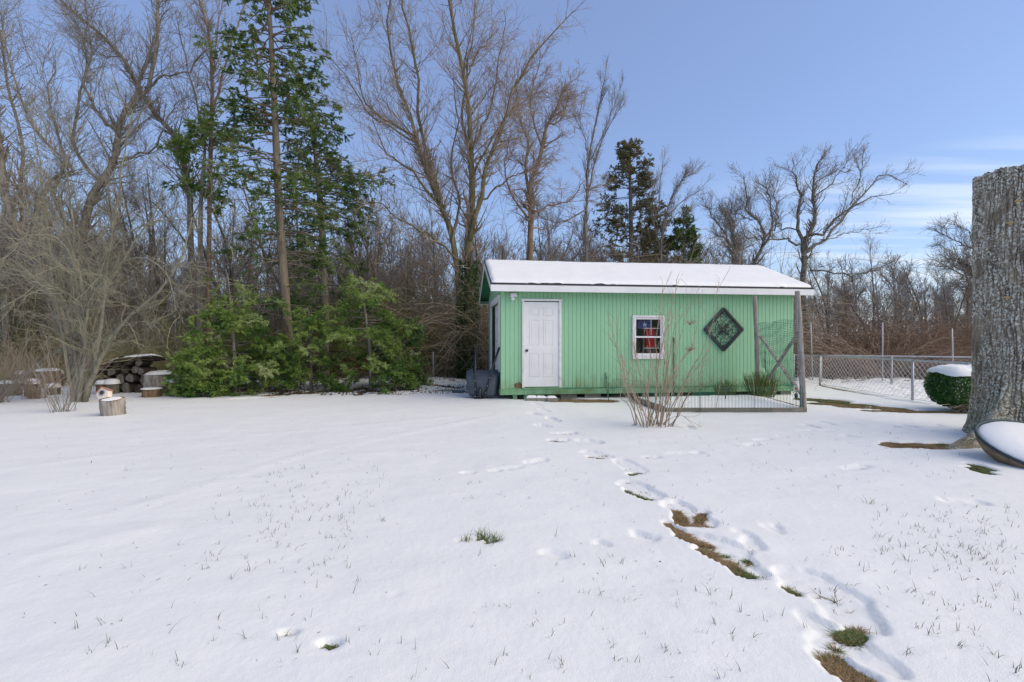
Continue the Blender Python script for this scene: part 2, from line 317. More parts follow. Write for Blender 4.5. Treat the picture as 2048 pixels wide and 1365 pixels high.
# long faint tracks in the snow to the left
for x0,y0,x1,y1 in [(250,1020,430,965),(430,965,640,900),(640,900,1000,830),(60,1110,300,1060),(0,940,260,905),(500,870,900,835)]:
    pr(x0,y0,x1,y1,.10,-.006,.16)
GRASS = []       # bare strips with blades of grass: (x0,y0,x1,y1,w,kind)
def br(x0, y0, x1, y1, w, kind, soft=.05):
    a, b = G(x0,y0), G(x1,y1); PRINTS.append((*a, *b, w*(1.08+max(0,a[1]-5)*.13), BARE+.02, .022+max(0,a[1]-7)*.02)); GRASS.append((*a, *b, w, kind))
for a in [(1346,1018,1368,1046,.035,'dry'),(1370,1046,1412,1050,.03,'dry'),(1336,1044,1370,1072,.04,'dry'),(1370,1072,1412,1084,.03,'dry'),(1405,1022,1400,1040,.03,'dry'),
          (1404,1098,1450,1120,.033,'dry'),(1450,1122,1500,1146,.036,'mix'),(1252,978,1276,990,.03,'mix'),(1276,990,1300,997,.028,'green'),(1107,880,1124,881,.035,'dry'),(1122,866,1136,866,.035,'dry'),
          (1262,946,1278,944,.035,'green'),(1180,912,1200,914,.03,'mix'),(1572,1168,1594,1180,.025,'mix'),(1692,1262,1720,1266,.042,'green'),
          (1672,1322,1688,1336,.05,'mix'),(1688,1338,1716,1352,.055,'dry'),(1700,1350,1722,1362,.05,'green'),
          (1785,889,1850,888,.13,'dry'),(1850,891,1905,889,.14,'mix'),(1775,884,1785,884,.07,'dry'),
          (1625,798,1660,800,.22,'green'),(1640,806,1720,808,.16,'mix'),(1690,812,1800,817,.12,'dry'),(1740,820,1900,824,.10,'mix'),(1800,822,1925,823,.14,'dry'),
          (1760,812,1800,815,.08,'mix'),(1950,928,1968,936,.07,'green'),(1945,934,1975,944,.06,'green'),(1340,851,1375,852,.05,'green'),(1375,856,1385,857,.03,'green'),
          (1110,799,1205,800,.20,'dry'),(1030,796,1100,797,.10,'mix'),(1300,800,1345,800,.1,'mix'),
          (1640,770,1700,782,.05,'dry'),(1700,782,1760,792,.04,'mix'),(1760,795,1850,806,.04,'dry'),
          (566,1263,578,1264,.02,'green'),(648,1288,658,1290,.025,'mix'),(925,1079,937,1078,.02,'green'),(958,1076,970,1074,.025,'green'),(978,1082,992,1080,.025,'green'),
          (860,772,915,777,.06,'dry'),(540,790,600,786,.10,'mix'),(470,798,560,792,.06,'litter'),(600,786,720,778,.08,'litter'),(700,780,790,772,.08,'mix'),(1255,850,1262,850,.03,'mix')]: br(*a)
def snow_z(x, y, base=False):
    z = .03*fbm(x*.35, y*.35, 3, 5)+.012*fbm(x*1.6, y*1.6, 3, 9)+.010*fbm(x*.9+y*.5, y*4.2-x*1.2, 3, 31)+.006*fbm(x*7, y*7, 3, 3)
    # a gentle bank under the left-hand trees and a rough rim by the fence
    z = z+.10*sstep(12.5, 16, y)*sstep(1, -3, x)
    if base: return z
    z = z+.05*sstep(15, 16.5, y)*fbm(x*2.2, y*2.2, 3, 77)*2
    d = np.zeros_like(z); bare = np.zeros_like(z); lawn = -.032+.10*sstep(12.5,16,y)*sstep(1,-3,x)+.012*fbm(x,y,2,4); z = np.maximum(z, lawn+.02)
    nx = fbm(x*9, y*9, 3, 21)*.08; ny = fbm(x*9+7, y*9, 3, 22)*.08
    xx, yy = x+nx, y+ny
    for (x0,y0,x1,y1,w,dp,soft) in PRINTS:
        m = (x > min(x0,x1)-w*2-.3) & (x < max(x0,x1)+w*2+.3) & (y > min(y0,y1)-w*2-.3) & (y < max(y0,y1)+w*2+.3)
        if not m.any(): continue
        X = xx[m]; Y = yy[m]; vx, vy = x1-x0, y1-y0; L = vx*vx+vy*vy+1e-9
        t = np.clip(((X-x0)*vx+(Y-y0)*vy)/L, 0, 1); r = np.hypot(X-x0-t*vx, Y-y0-t*vy)
        s = soft
        k = sstep(w+s*.5, w-s*.6, r)*(1 if dp >= BARE or dp < 0 else (.72+.28*sstep(-.1,.12,fbm(X*11+x0*7,Y*11,2,44))))
        rim = .0*abs(dp)*np.exp(-((r-w-s)/.05)**2) if dp < BARE else 0
        if dp >= BARE: bare[m] = np.maximum(bare[m], k)
        else: d[m] = np.minimum(d[m], -k*dp) if dp > 0 else np.where(d[m] == 0, -k*dp, d[m])
        if dp > 0: z[m] += rim
        # trampled floor
        z[m] += (k*.012*fbm(X*17, Y*17, 3, 8)*2 if dp > 0 else 0)
    z = np.where(d < 0, np.maximum(z+d, lawn+.006+.012*fbm(x*20,y*20,2,91)), z+d)
    z = z*(1-bare)+(lawn-.025)*bare
    # thin, broken snow among leaves: under the evergreens, along the far fence, beyond it
    n = fbm(x*5.5, y*7, 4, 50)
    hem = sstep(1.3, .4, np.abs(y-13.3-(x+5)*.12))*sstep(-8.2, -7.4, x)*sstep(-2.4, -3.0, x)
    z = z-hem*sstep(-.02, .10, n)*.11
    far = sstep(15.6, 16.8, y)*sstep(2, 0, x)
    z = z-far*sstep(-.06, .06, n)*.16
    farr = sstep(16.6, 18, y)*sstep(8, 9, x)
    z = z-farr*sstep(-.06, .08, n)*.12
    strip = sstep(9.6, 9.8, x)*sstep(9.5, 10.5, y)
    z = z-strip*sstep(.06, .16, n)*.09
    z = z-sstep(20, 24, y)*.5
    # scooped away beneath the shed
    return z
def axis(a, b, dense0, dense1, d0, grow, mx):
    c = list(np.arange(dense0, dense1, d0)); x = dense1; d = d0
    while x < b: c.append(x); d = min(d*grow, mx); x += d
    c.append(b); x = dense0; d = d0; L = []
    while x > a: d = min(d*grow, mx); x -= d; L.append(x)
    L.append(a); return np.array(L[::-1]+c)
xs = axis(-240, 240, -3.5, 7.6, .022, 1.018, 8)
ys = [1.2]; d = .011
while ys[-1] < 24: ys.append(ys[-1]+d); d = min(d*1.0065, .10)
t = ys[-1]; d = .1
while t < 420: d = min(d*1.12, 12); t += d; ys.append(t)
yb = []; t = 1.2; d = .03
while t > -60: d = min(d*1.25, 4); t -= d; yb.append(t)
ys = np.array(yb[::-1]+ys)
XX, YY = np.meshgrid(xs, ys)
V = np.stack([XX, YY, snow_z(XX, YY)], -1)
o = MB().grid(V).build('snow_cover', M['snow'], smooth=True); tag(o, kind='structure')
gx = axis(-240, 240, -12, 12, .5, 1.2, 10); gy = axis(-60, 420, 0, 18, .5, 1.2, 10)
XX, YY = np.meshgrid(gx, gy)
o = MB().grid(np.stack([XX, YY, -.032+.5*(-sstep(20,24,YY))+.10*sstep(12.5,16,YY)*sstep(1,-3,XX)+.012*fbm(XX,YY,2,4)], -1)).build('lawn_ground', M['lawn'], smooth=True); tag(o, kind='structure')
def gz(x, y): return float(snow_z(np.array([x], float), np.array([y], float), True)[0])

def blades(pts, hts, mb, w=.0035, lean=.5):
    n = len(pts); a = rng.uniform(0, 2*np.pi, n); ln = rng.normal(0, lean, (n,2))
    tip = pts+np.stack([ln[:,0]*hts, ln[:,1]*hts, hts], -1); mid = (pts+tip)/2+np.stack([ln[:,0]*-.12*hts, ln[:,1]*-.12*hts, hts*.06], -1)
    s = np.stack([np.cos(a), np.sin(a), np.zeros(n)], -1)*w
    V = np.stack([pts-s, pts+s, mid+s*.7, mid-s*.7, tip], 1).reshape(-1,3); k = np.arange(n)[:,None]*5
    mb.add(V, (k+np.array([0,1,2,3])), (k+np.array([3,2,4])))
LAWN = lambda x, y: -.032+.10*sstep(12.5,16,y)*sstep(1,-3,x)+.012*fbm(x,y,2,4)
def exposed():
    rg = np.random.default_rng(19); out = []
    for (x0,y0,x1,y1,w,dp,soft) in PRINTS:
        if dp <= 0 : continue
        m = w+.12; n = int((abs(x1-x0)+2*m)*(abs(y1-y0)+2*m)*(30000 if y0 < 6 else 12000 if y0 < 9 else 5000)); n = min(n, 60000)
        x = rg.uniform(min(x0,x1)-m, max(x0,x1)+m, n); y = rg.uniform(min(y0,y1)-m, max(y0,y1)+m, n); out.append(np.stack([x,y],-1))
    p = np.concatenate(out); z = snow_z(p[:,0], p[:,1]); l = LAWN(p[:,0], p[:,1]); k = z < l+.002; p = p[k]; return np.column_stack([p, l[k]-.004])
EXP = exposed(); gsel = fbm(EXP[:,0]*3.5, EXP[:,1]*3.5, 3, 88)+rng.normal(0,.06,len(EXP))-.09
for (x0,y0,x1,y1,w,kd) in GRASS:
    vx, vy = x1-x0, y1-y0; t_ = np.clip(((EXP[:,0]-x0)*vx+(EXP[:,1]-y0)*vy)/(vx*vx+vy*vy+1e-9),0,1); near = np.hypot(EXP[:,0]-x0-t_*vx, EXP[:,1]-y0-t_*vy) < w*(1.4+max(0,y0-5)*.13)
    gsel[near] += {'dry':-.25,'green':.25}.get(kd, 0)
def scatter_caps(kind, dens):
    out = []
    for (x0,y0,x1,y1,w,kd) in GRASS:
        if kd != kind: continue
        L = math.hypot(x1-x0, y1-y0); n = int((L+2*w)*2*w*dens)+20
        t = rng.uniform(-w/(L+.01), 1+w/(L+.01), n); a = rng.uniform(0,2*np.pi,n); r = np.sqrt(rng.uniform(0,1,n))*w*1.0
        tt = np.clip(t,0,1)
        x = x0+tt*(x1-x0)+np.cos(a)*r; y = y0+tt*(y1-y0)+np.sin(a)*r
        x = x-fbm(x*5,y*5,3,21)*.05; y = y-fbm(x*5,y*5,3,22)*.05
        out.append(np.stack([x,y,np.full(n,-.05)+.10*sstep(12.5,16,y)*sstep(1,-3,x)], -1))
    return np.concatenate(out) if out else np.zeros((0,3))
g = MB(); p = EXP[gsel < 0]; blades(p, rng.uniform(.007,.024,len(p)), g, .003, 1.6)
tag(g.build('dry_grass', M['bladebrown']), 'dry brown grass laid bare in the melted snow strips', 'grass', kind='stuff')
g = MB(); p = EXP[gsel >= 0]; blades(p, rng.uniform(.007,.024,len(p)), g, .003, 1.5)
tag(g.build('green_grass', M['bladegreen']), 'green grass showing where the snow has melted', 'grass', kind='stuff')
# sparse blades poking through the snow
g = MB(); pts = []
areas = [(1740,1010,2040,1130,150),(1650,1090,2048,1220,70),(1100,1000,1500,1360,60),(520,930,780,1080,110),(400,980,700,1160,60),(150,1050,700,1330,55),(900,870,1900,1000,50),(1400,860,1940,960,70),(700,1100,1700,1360,60),(1700,1180,2040,1360,35),(100,900,1000,1000,30)]
for (x0,y0,x1,y1,n) in areas:
    for i in range(n):
        c = G(rng.uniform(x0,x1), rng.uniform(y0,y1)); k = rng.integers(1,5)
        for j in range(k): pts.append((c[0]+rng.normal(0,.012), c[1]+rng.normal(0,.012)))
pts = np.array(pts); p = np.column_stack([pts, snow_z(pts[:,0], pts[:,1])-.008]); blades(p, rng.uniform(.012,.055,len(p))*np.where(rng.uniform(size=len(p))>.85,1.5,1), g, .0017, .5)
tag(g.build('snow_grass_blades', M['blade']), 'thin grass tips poking up through the snow', 'grass', kind='stuff')
g = MB(); p = []
for (px,py,n) in ((932,1080,22),(965,1072,45),(990,1078,40),(985,1086,14),(1745,1006,10)):
    c = G(px,py)
    for j in range(n): x, y = c+rng.normal(0,.02,2); p.append((x,y,-.02))
p = np.array(p); blades(p, rng.uniform(.04,.085,len(p)), g, .0026, .6)
tag(g.build('grass_tuft', M['bladegreen']), 'small green grass tuft sticking out of smooth snow in the middle foreground', 'grass tuft', kind='stuff')

g = MB(); rgd = np.random.default_rng(91); n = 1000; x = rgd.uniform(-9,9.5,n); y = rgd.uniform(2.2,13.5,n)**1.0; z = snow_z(x,y)+.002; a = rgd.uniform(0,6.28,n); l = rgd.uniform(.004,.024,n)*np.where(rgd.uniform(size=n)>.93,1.8,1)
p0 = np.stack([x,y,z],-1); p1 = p0+np.stack([np.cos(a)*l,np.sin(a)*l,rgd.uniform(0,.006,n)],-1); g.tubes(np.stack([p0,p1],1), np.full((n,2),.0012), 3)
n = 350; x = rgd.uniform(-9,9.5,n); y = rgd.uniform(2.2,13.5,n); z = snow_z(x,y)+.003; a = rgd.uniform(0,6.28,n); s_ = rgd.uniform(.003,.009,n); c = np.stack([x,y,z],-1); u = np.stack([np.cos(a),np.sin(a),.3*rgd.normal(size=n)],-1)*s_[:,None]; w_ = np.stack([-np.sin(a),np.cos(a),.3*rgd.normal(size=n)],-1)*s_[:,None]*.5
g.add(np.stack([c-u,c+w_,c+u,c-w_],1).reshape(-1,3), np.arange(4*n).reshape(-1,4))
tag(g.build('twig_litter', M['leaflitter']), 'tiny fallen twigs and leaf bits scattered over the snow', 'litter', kind='stuff')

# ---------------------------------------------------------------- branching
def resample(pts, n):
    pts = np.array(pts, float); k = len(pts)
    if k == 2: pts = np.array([pts[0], (pts[0]+pts[1])/2, pts[1]]); k = 3
    e = np.vstack([2*pts[0]-pts[1], pts, 2*pts[-1]-pts[-2]])
    t = np.linspace(0, k-1-1e-6, n); i = t.astype(int); f = (t-i)[:,None]
    a, b, c, d = e[i], e[i+1], e[i+2], e[i+3]
    return .5*((2*b)+(c-a)*f+(2*a-5*b+4*c-d)*f**2+(3*b-a-3*c+d)*f**3)
def spawn(Pt, Rd, k, L, ang, n=5, up=.1, wig=.12, tmin=.15, rs=.55, rmin=.003, tip=.25, g=None, flat=None, lenfall=.4):
    """k children on a set of parent polylines; L length range (m)"""
    g = g or rng; B, N, _ = Pt.shape
    pl = np.linalg.norm(Pt[:,1:]-Pt[:,:-1], axis=2).sum(1); pi = g.choice(B, k, p=pl/pl.sum())
    t = g.uniform(tmin, 1, k)*(N-1-1e-4); i = t.astype(int); f = (t-i)
    p = Pt[pi,i]*(1-f)[:,None]+Pt[pi,i+1]*f[:,None]; r = Rd[pi,i]*(1-f)+Rd[pi,i+1]*f
    T = Pt[pi,i+1]-Pt[pi,i]; T /= np.linalg.norm(T, axis=1, keepdims=True)+1e-9
    q = g.normal(size=(k,3))
    if flat is not None: q[:,2] *= flat
    q -= (q*T).sum(1,keepdims=True)*T; q /= np.linalg.norm(q, axis=1, keepdims=True)+1e-9
    a = np.radians(g.uniform(ang[0], ang[1], k))[:,None]
    D = T*np.cos(a)+q*np.sin(a)
    ln = g.uniform(L[0], L[1], k)*(1-lenfall*t/(N-1))
    C = np.empty((k,n,3)); C[:,0] = p; st = (ln/(n-1))[:,None]
    for j in range(1, n):
        D = D+g.normal(0, wig, (k,3)); D[:,2] += up; D /= np.linalg.norm(D, axis=1, keepdims=True)
        C[:,j] = C[:,j-1]+D*st
    r0 = np.maximum(r*rs*g.uniform(.7,1,k), rmin); RR = r0[:,None]*np.linspace(1, tip, n)[None]; RR = np.maximum(RR, rmin*.7)
    return C, RR
LS = .70
def limbs(defs, Y, n=12, wob=.02):
    """defs: (list of (px,py[,dy]), r0 m, r1 m) -> (B,n,3),(B,n)"""
    A, Bq = [], []
    for pts, r0, r1 in defs:
        q = [P(p[0], p[1], Y+(p[2] if len(p) > 2 else 0)) for p in pts]; r0 = r0*LS; r1 = r1*LS
        c = resample(q, n); c[1:] += rng.normal(0, wob, (n-1,3)); A.append(c); Bq.append(np.linspace(r0, r1, n))
    return np.array(A), np.array(Bq)
def lathe_noise(mb, pts, rad, seg=24, n=None, amp=.08, s=0):
    """a knobbly trunk: rings with noisy radius"""
    n = n or len(pts)*6; c = resample(pts, n); rr = np.interp(np.linspace(0,1,n), np.linspace(0,1,len(rad)), rad)
    an = np.arange(seg)/seg*2*np.pi; T = np.gradient(c, axis=0); T /= np.linalg.norm(T,axis=1,keepdims=True)
    A = np.cross(T, (0,1,0)); A /= np.linalg.norm(A,axis=1,keepdims=True); Bv = np.cross(T, A)
    zz = np.linspace(0, np.linalg.norm(np.diff(c,axis=0),axis=1).sum(), n)
    nn = 1+amp*2*fbm(an[None]*seg/10+zz[:,None]*.4, zz[:,None]*2+an[None]*0, 3, s)
    nn[:,-1] = (nn[:,-2]+nn[:,0])/2
    V = c[:,None]+(rr[:,None]*nn)[...,None]*(A[:,None]*np.cos(an)[None,:,None]+Bv[:,None]*np.sin(an)[None,:,None])
    idx = np.arange(n*seg).reshape(n,seg); a = idx[:-1]; b = idx[1:]
    mb.add(V, np.stack([a, np.roll(a,-1,1), np.roll(b,-1,1), b], -1).reshape(-1,4), [[idx[-1,0], idx[-1,i], idx[-1,i+1]] for i in range(1,seg-1)])
def bare_tree(name, label, defs, Y, barkm, twigm, n1=60, n2=600, n3=2500, L1=(.8,2), L2=(.4,1.0), L3=(.15,.45), up=.08, wig=.10, ang=(20,50), tsz=.0045, seed=1, cat='tree', group=None, wob=.02, tmin=.2, rs1=.32):
    global rng
    rng = np.random.default_rng(seed)
    base = P(*defs[0][0][0][:2], Y+(defs[0][0][0][2] if len(defs[0][0][0]) > 2 else 0))
    e = empty(name, (base[0], base[1], 0), label=label, cat=cat, group=group)
    off = np.array([base[0], base[1], 0])
    A, Ra = limbs(defs, Y, 14, wob); A = A-off
    tr = MB(); tr.tubes(A, Ra, 9); 
    B1, R1 = spawn(A, Ra, n1, L1, ang, 8, up, wig, tmin, rs1, tsz*1.6)
    tr.tubes(B1, R1, 5); tr.build('trunk', barkm, e, smooth=True)
    cr = MB()
    PA = np.concatenate([resample_b(A, 8), B1]); PR = np.concatenate([resample_r(Ra, 8), R1])
    B2, R2 = spawn(PA, PR, n2, L2, ang, 6, up, wig*1.2, .2, .5, tsz*1.2); cr.tubes(B2, R2, 3, cap=False)
    B3, R3 = spawn(B2, R2, n3, L3, (20,60), 4, up, wig*1.4, .1, .7, tsz*.8); cr.tubes(B3, R3, 3, cap=False)
    cr.build('crown', twigm, e)
    return e
def resample_b(A, n):
    i = np.linspace(0, A.shape[1]-1, n); k = np.minimum(i.astype(int), A.shape[1]-2); f = (i-k)[None,:,None]
    return A[:,k]*(1-f)+A[:,k+1]*f
def resample_r(A, n):
    i = np.linspace(0, A.shape[1]-1, n); k = np.minimum(i.astype(int), A.shape[1]-2); f = (i-k)[None]
    return A[:,k]*(1-f)+A[:,k+1]*f
def leaflets(mb, Pt, per, ln, w, droop=.2, spread=(30,75), g=None):
    """flat pointed leaflets along twigs"""
    g = g or rng; B, N, _ = Pt.shape; k = B*per; pi = np.repeat(np.arange(B), per)
    t = g.uniform(0.05, 1, k)*(N-1-1e-4); i = t.astype(int); f = (t-i)[:,None]
    p = Pt[pi,i]*(1-f)+Pt[pi,i+1]*f; T = Pt[pi,i+1]-Pt[pi,i]; T /= np.linalg.norm(T,axis=1,keepdims=True)+1e-9
    q = g.normal(size=(k,3)); q[:,2] *= .35; q -= (q*T).sum(1,keepdims=True)*T; q /= np.linalg.norm(q,axis=1,keepdims=True)+1e-9
    a = np.radians(g.uniform(*spread, k))[:,None]; D = T*np.cos(a)+q*np.sin(a); D[:,2] -= droop*g.uniform(0,1.2,k); D /= np.linalg.norm(D,axis=1,keepdims=True)
    nn = g.normal(size=(k,3))*.5+np.array([0,0,1]); s = np.cross(D, nn); s /= np.linalg.norm(s,axis=1,keepdims=True)+1e-9
    l = g.uniform(*ln, k)[:,None]; ww = (w*g.uniform(.7,1.3,k))[:,None]
    V = np.stack([p, p+D*l*.45+s*ww, p+D*l, p+D*l*.45-s*ww], 1).reshape(-1,3); mb.add(V, np.arange(k*4).reshape(-1,4))

# ---------------------------------------------------------------- shed
SA = R(7.5); SL = 7.585; SW = 3.66
shed = empty('shed', (-.25, 11.5, 0), SA, 'green wooden garden shed with snow on its low gabled roof', 'shed')
def SH(u, v): return (-.25+u*math.cos(SA)-v*math.sin(SA), 11.5+u*math.sin(SA)+v*math.cos(SA))
Z0, Z1 = .235, 2.70
pitch = .41; OF = .30; OG = .27
def plank_wall(length, zt, holes, depth=.012, pitchw=.1016, gw=.0105, thick=.03, gable=None):
    """vertical siding with real V grooves in local (u, v=outward negative, z); zt(u) gives the top"""
    mb = MB(); edges = []
    x = 0; prof = [(0., 0.)]
    k = 1
    while k*pitchw < length-.02:
        c = k*pitchw; prof += [(c-gw/2,0),(c-gw/4,depth),(c+gw/4,depth),(c+gw/2,0)]; k += 1
    prof.append((length, 0))
    cuts = sorted({h[0] for h in holes}|{h[1] for h in holes}); pr2 = []
    for (a, b) in zip(prof[:-1], prof[1:]):
        pr2.append(a)
        for c in cuts:
            if a[0]+1e-6 < c < b[0]-1e-6: pr2.append((c, a[1]+(b[1]-a[1])*(c-a[0])/(b[0]-a[0])))
    pr2.append(prof[-1])
    for a, b in zip(pr2[:-1], pr2[1:]):
        m = (a[0]+b[0])/2; spans = [(Z0, None)]
        hs = sorted([h for h in holes if h[0] <= m <= h[1]], key=lambda h: h[2])
        zs = []; z = Z0
        for h in hs: zs.append((z, h[2], z, h[2])); z = h[3]
        zs = [(s_[0], s_[1], s_[0], s_[1]) for s_ in zs]+[(z, zt(a[0]), z, zt(b[0]))]
        for (a0,a1,b0,b1) in zs:
            if a1-a0 < .002 and b1-b0 < .002: continue
            mb.add([(a[0],a[1],a0),(b[0],b[1],b0),(b[0],b[1],b1),(a[0],a[1],a1)], [[0,1,2,3]])
            # inner face
            mb.add([(a[0],thick+.03,a0),(a[0],thick+.03,a1),(b[0],thick+.03,b1),(b[0],thick+.03,b0)], [[0,1,2,3]])
    return mb
DOOR = (.52, 1.375, .26, 2.335); WIN = (3.37, 4.02, 1.06, 2.01)
def px2u(px): # along the front wall
    k = (px-1024)/F; return (k*11.5+.25)/(math.cos(SA)-k*math.sin(SA))
DOOR = (px2u(1047), px2u(1119), .262, 2.335)
WIN = (px2u(1268), px2u(1324), 1.02, 1.96)
o = plank_wall(SL, lambda u: Z1, [DOOR, WIN]).build('wall', M['green'], shed); o['label'] = 'front wall with vertical grooved boards'
# left gable wall (runs along v); local frame: u' = v, outward = -u
def gable_top(u): return Z1-.02+ (min(u, SW-u))*pitch+.02
LD = (.42, 2.55, .20, 2.36)
mb = plank_wall(SW, gable_top, [LD]); Mx = Matrix(((0,1,0,0),(1,0,0,0),(0,0,1,0),(0,0,0,1)))
o = mb.xform(Mx).build('wall', M['green'], shed); o['label'] = 'left gable wall with the wide doorway'
mb = plank_wall(SW, gable_top, []); Mx = Matrix(((0,-1,0,SL),(1,0,0,0),(0,0,1,0),(0,0,0,1)))
mb.xform(Mx).build('wall', M['green'], shed)
mb = plank_wall(SL, lambda u: Z1, []); Mx = Matrix(((1,0,0,0),(0,-1,0,SW),(0,0,1,0),(0,0,0,1)))
mb.xform(Mx).build('wall', M['green'], shed)
MB().box((SL/2, SW/2, .20), (SL-.08, SW-.08, .05)).build('floor', M['boardwood'], shed)
# corner boards
for (u, v) in ((-.012,-.012),):
    MB().box((u+.045, v+.002, (Z0+Z1)/2), (.09,.02,Z1-Z0)).build('corner_board', M['green'], shed)
MB().box((-.012, .05, (Z0+Z1)/2), (.02,.09,Z1-Z0)).build('corner_board', M['green'], shed)
# skirt
def skirt(a, b, out):
    mb = MB(); n = 30
    c = np.linspace(np.array(a), np.array(b), n); return mb
MB().box((SL/2+.0, -.022, .165), (SL+.06, .045, .135)).build('skirt_board', M['green_low'], shed, bevel=.004)
MB().box((-.022, SW/2, .165), (.045, SW-.01, .135)).build('skirt_board', M['green_low'], shed, bevel=.004)
MB().box((SL+.022, SW/2, .165), (.045, SW-.01, .135)).build('skirt_board', M['green_low'], shed, bevel=.004)
MB().box(((1.45+SL)/2, -.03, .242), (SL-1.45, .04, .018)).build('drip_board', M['green_dark'], shed)
for u, w, m in ((.33,.10,'green_low'),(.58,.07,'green_low'),(1.65,.4,'concrete'),(2.25,.4,'concrete'),(4.0,.3,'green_dark'),(5.3,.9,'green_dark'),(6.9,.25,'green_dark'),(7.4,.3,'concrete')):
    MB().box((u, .12, .02), (w, .18, .155)).build('pier', M[m], shed, bevel=.006)
for u in (.4, 2.5, 5, 7.2): MB().box((u, SW-.2, .02), (.3,.25,.155)).build('pier', M['concrete'], shed)
# roof
ridge_z = Z1-.005+pitch*SW/2; U0, U1 = -OG, SL+OG+.03
def slope_pts(t, lift=0):      # t from eave (0) to ridge (1)
    v = lerp(-OF, SW/2, t); z = lerp(2.70-OF*pitch+.0, ridge_z, t)
    return v, z+lift
zE = 2.70-OF*pitch
th = .05
def roof_mesh(mb, u0, u1, lift0, lift1, vx=0):
    zr = ridge_z; a = zE
    poly = [(-OF-vx, a+lift0), (SW/2, zr+lift0+pitch*vx*0), (SW+OF+vx, a+lift0), (SW+OF+vx, a+lift1), (SW/2, zr+lift1), (-OF-vx, a+lift1)]
    v = []; 
    for u in (u0, u1):
        for (y, z) in poly: v.append((u, y, z))
    q = [[i, (i+1)%6, 6+(i+1)%6, 6+i] for i in range(6)]+[[0,5,4,1],[1,4,3,2],[6,7,10,11],[7,8,9,10]]
    mb.add(v, q); return mb
roof_mesh(MB(), U0+.02, U1-.02, .06, .105).build('roof', M['green_dark'], shed)
rf = roof_mesh(MB(), U0-.015, U1+.015, .1065, .150, .02).build('shingles', M['shingle'], shed)
# fascia + rakes
FB = zE-.045
MB().box(((U0+U1)/2, -OF-.012, FB+.075), (U1-U0+.03, .024, .15)).build('fascia', M['white'], shed, bevel=.003)
MB().box(((U0+U1)/2, SW+OF+.012, FB+.075), (U1-U0+.03, .024, .15)).build('fascia', M['white'], shed, bevel=.003)
for u in (U0-.004, U1+.004):
    mb = MB()
    for sgn in (0, 1):
        a = (-OF if not sgn else SW+OF); zt = zE+.104; hh = .135
        p = [(a, zt-hh), (SW/2, ridge_z+.104-hh*1.0), (SW/2, ridge_z+.104), (a, zt)]
        if sgn: p = p[::-1]
        mb.prism([(y_, z_) for y_, z_ in p], u-.011, u+.011, 'x')
    mb.build('rake_board', M['white'], shed)
MB().box(((U0+U1)/2, -OF/2-.0, zE-.0), (U1-U0-.02, OF-.01, .012)).build('soffit', M['green_dark'], shed)
MB().box(((U0+U1)/2, SW+OF/2, zE-.0), (U1-U0-.02, OF-.01, .012)).build('soffit', M['green_dark'], shed)
# snow on the roof: a slab with rounded, slightly ragged edges
n, m = 240, 60; uu = np.linspace(U0+.005, U1-.0, n); tt = np.linspace(0, 1, m)**.8
vv = np.concatenate([lerp(-OF-.018, SW/2, tt), lerp(SW/2, SW+OF+.018, 1-tt[::-1])[1:]])
Uq, Vq = np.meshgrid(uu, vv)
dE = np.minimum(Vq+OF+.018, SW+OF+.018-Vq); dU = np.minimum(Uq-uu[0], uu[-1]-Uq)
edge = np.minimum(dE+.05*fbm(Uq*3, Vq*3, 4, 6)-.005, dU+.03*fbm(Uq*3, Vq*5, 3, 66))
tk = (.085+.035*fbm(Uq*.8, Vq*.8, 3, 7)+.012*fbm(Uq*4, Vq*4, 3, 17))*np.sqrt(np.clip(1-(1-np.clip(edge/.10, 0, 1))**2, 0, 1))
zz = lerp(zE, ridge_z, 1-np.sqrt(((Vq-SW/2))**2+.02)/(SW/2+OF))+.147+tk-.004
MB().grid(np.stack([Uq, Vq, zz], -1)).build('roof_snow', M['snowcap'], shed, smooth=True)
# door with six panels
def panel_door(u0, u1, z0, z1, v, matn='white'):
    """slab with 6 raised panels, front at v (towards -v)"""
    mb = MB(); w = u1-u0; h = z1-z0; mb.box(((u0+u1)/2, v+.02, (z0+z1)/2), (w, .04, h))
    cx = [u0+w*.30, u0+w*.70]; pw = w*.27
    for cxx in cx:
        for (a, b) in ((.845,.935),(.50,.79),(.13,.40)):
            za, zb = z0+h*a, z0+h*b
            # moulding frame + raised field
            for (c, d) in (((cxx, v-.004, zb), (pw+.02,.010,.016)), ((cxx, v-.004, za), (pw+.02,.010,.016)), ((cxx-pw/2, v-.004, (za+zb)/2), (.016,.010,zb-za-.017)), ((cxx+pw/2, v-.004, (za+zb)/2), (.016,.010,zb-za-.017))): mb.box(c, d)
            mb.box((cxx, v-.0025, (za+zb)/2), (pw-.07,.006,zb-za-.07))
    return mb
u0, u1, z0, z1 = DOOR
dr = panel_door(u0+.012, u1-.012, z0+.02, z1-.02, -.012).build('door', M['white'], shed, bevel=.002); dr['label'] = 'closed white six panel door'
MB().lathe([(.0,-.06),(.028,-.055),(.034,-.04),(.026,-.022),(.012,-.018),(.012,-.004),(.032,-.002),(.032,.004)], 16).xform(Matrix.Translation((u0+.075, -.012, z0+.89))@Matrix.Rotation(R(-90), 4, 'X')).build('knob', M['black'], dr, smooth=True)
for zz_ in (z0+.25, z0+1.05, z1-.25): MB().box((u1-.01, -.02, zz_), (.02,.012,.09)).build('hinge', M['galv'], dr)
fr = MB(); fr.box((u0-.012,-.024,(z0+z1)/2+.02), (.05,.035,z1-z0+.03)); fr.box((u1+.014,-.024,(z0+z1)/2+.02), (.055,.035,z1-z0+.03)); fr.box(((u0+u1)/2,-.024,z1+.015+.016), (u1-u0+.13,.037,.05))
fr.build('door_frame', M['whitedirty'], shed, bevel=.003)
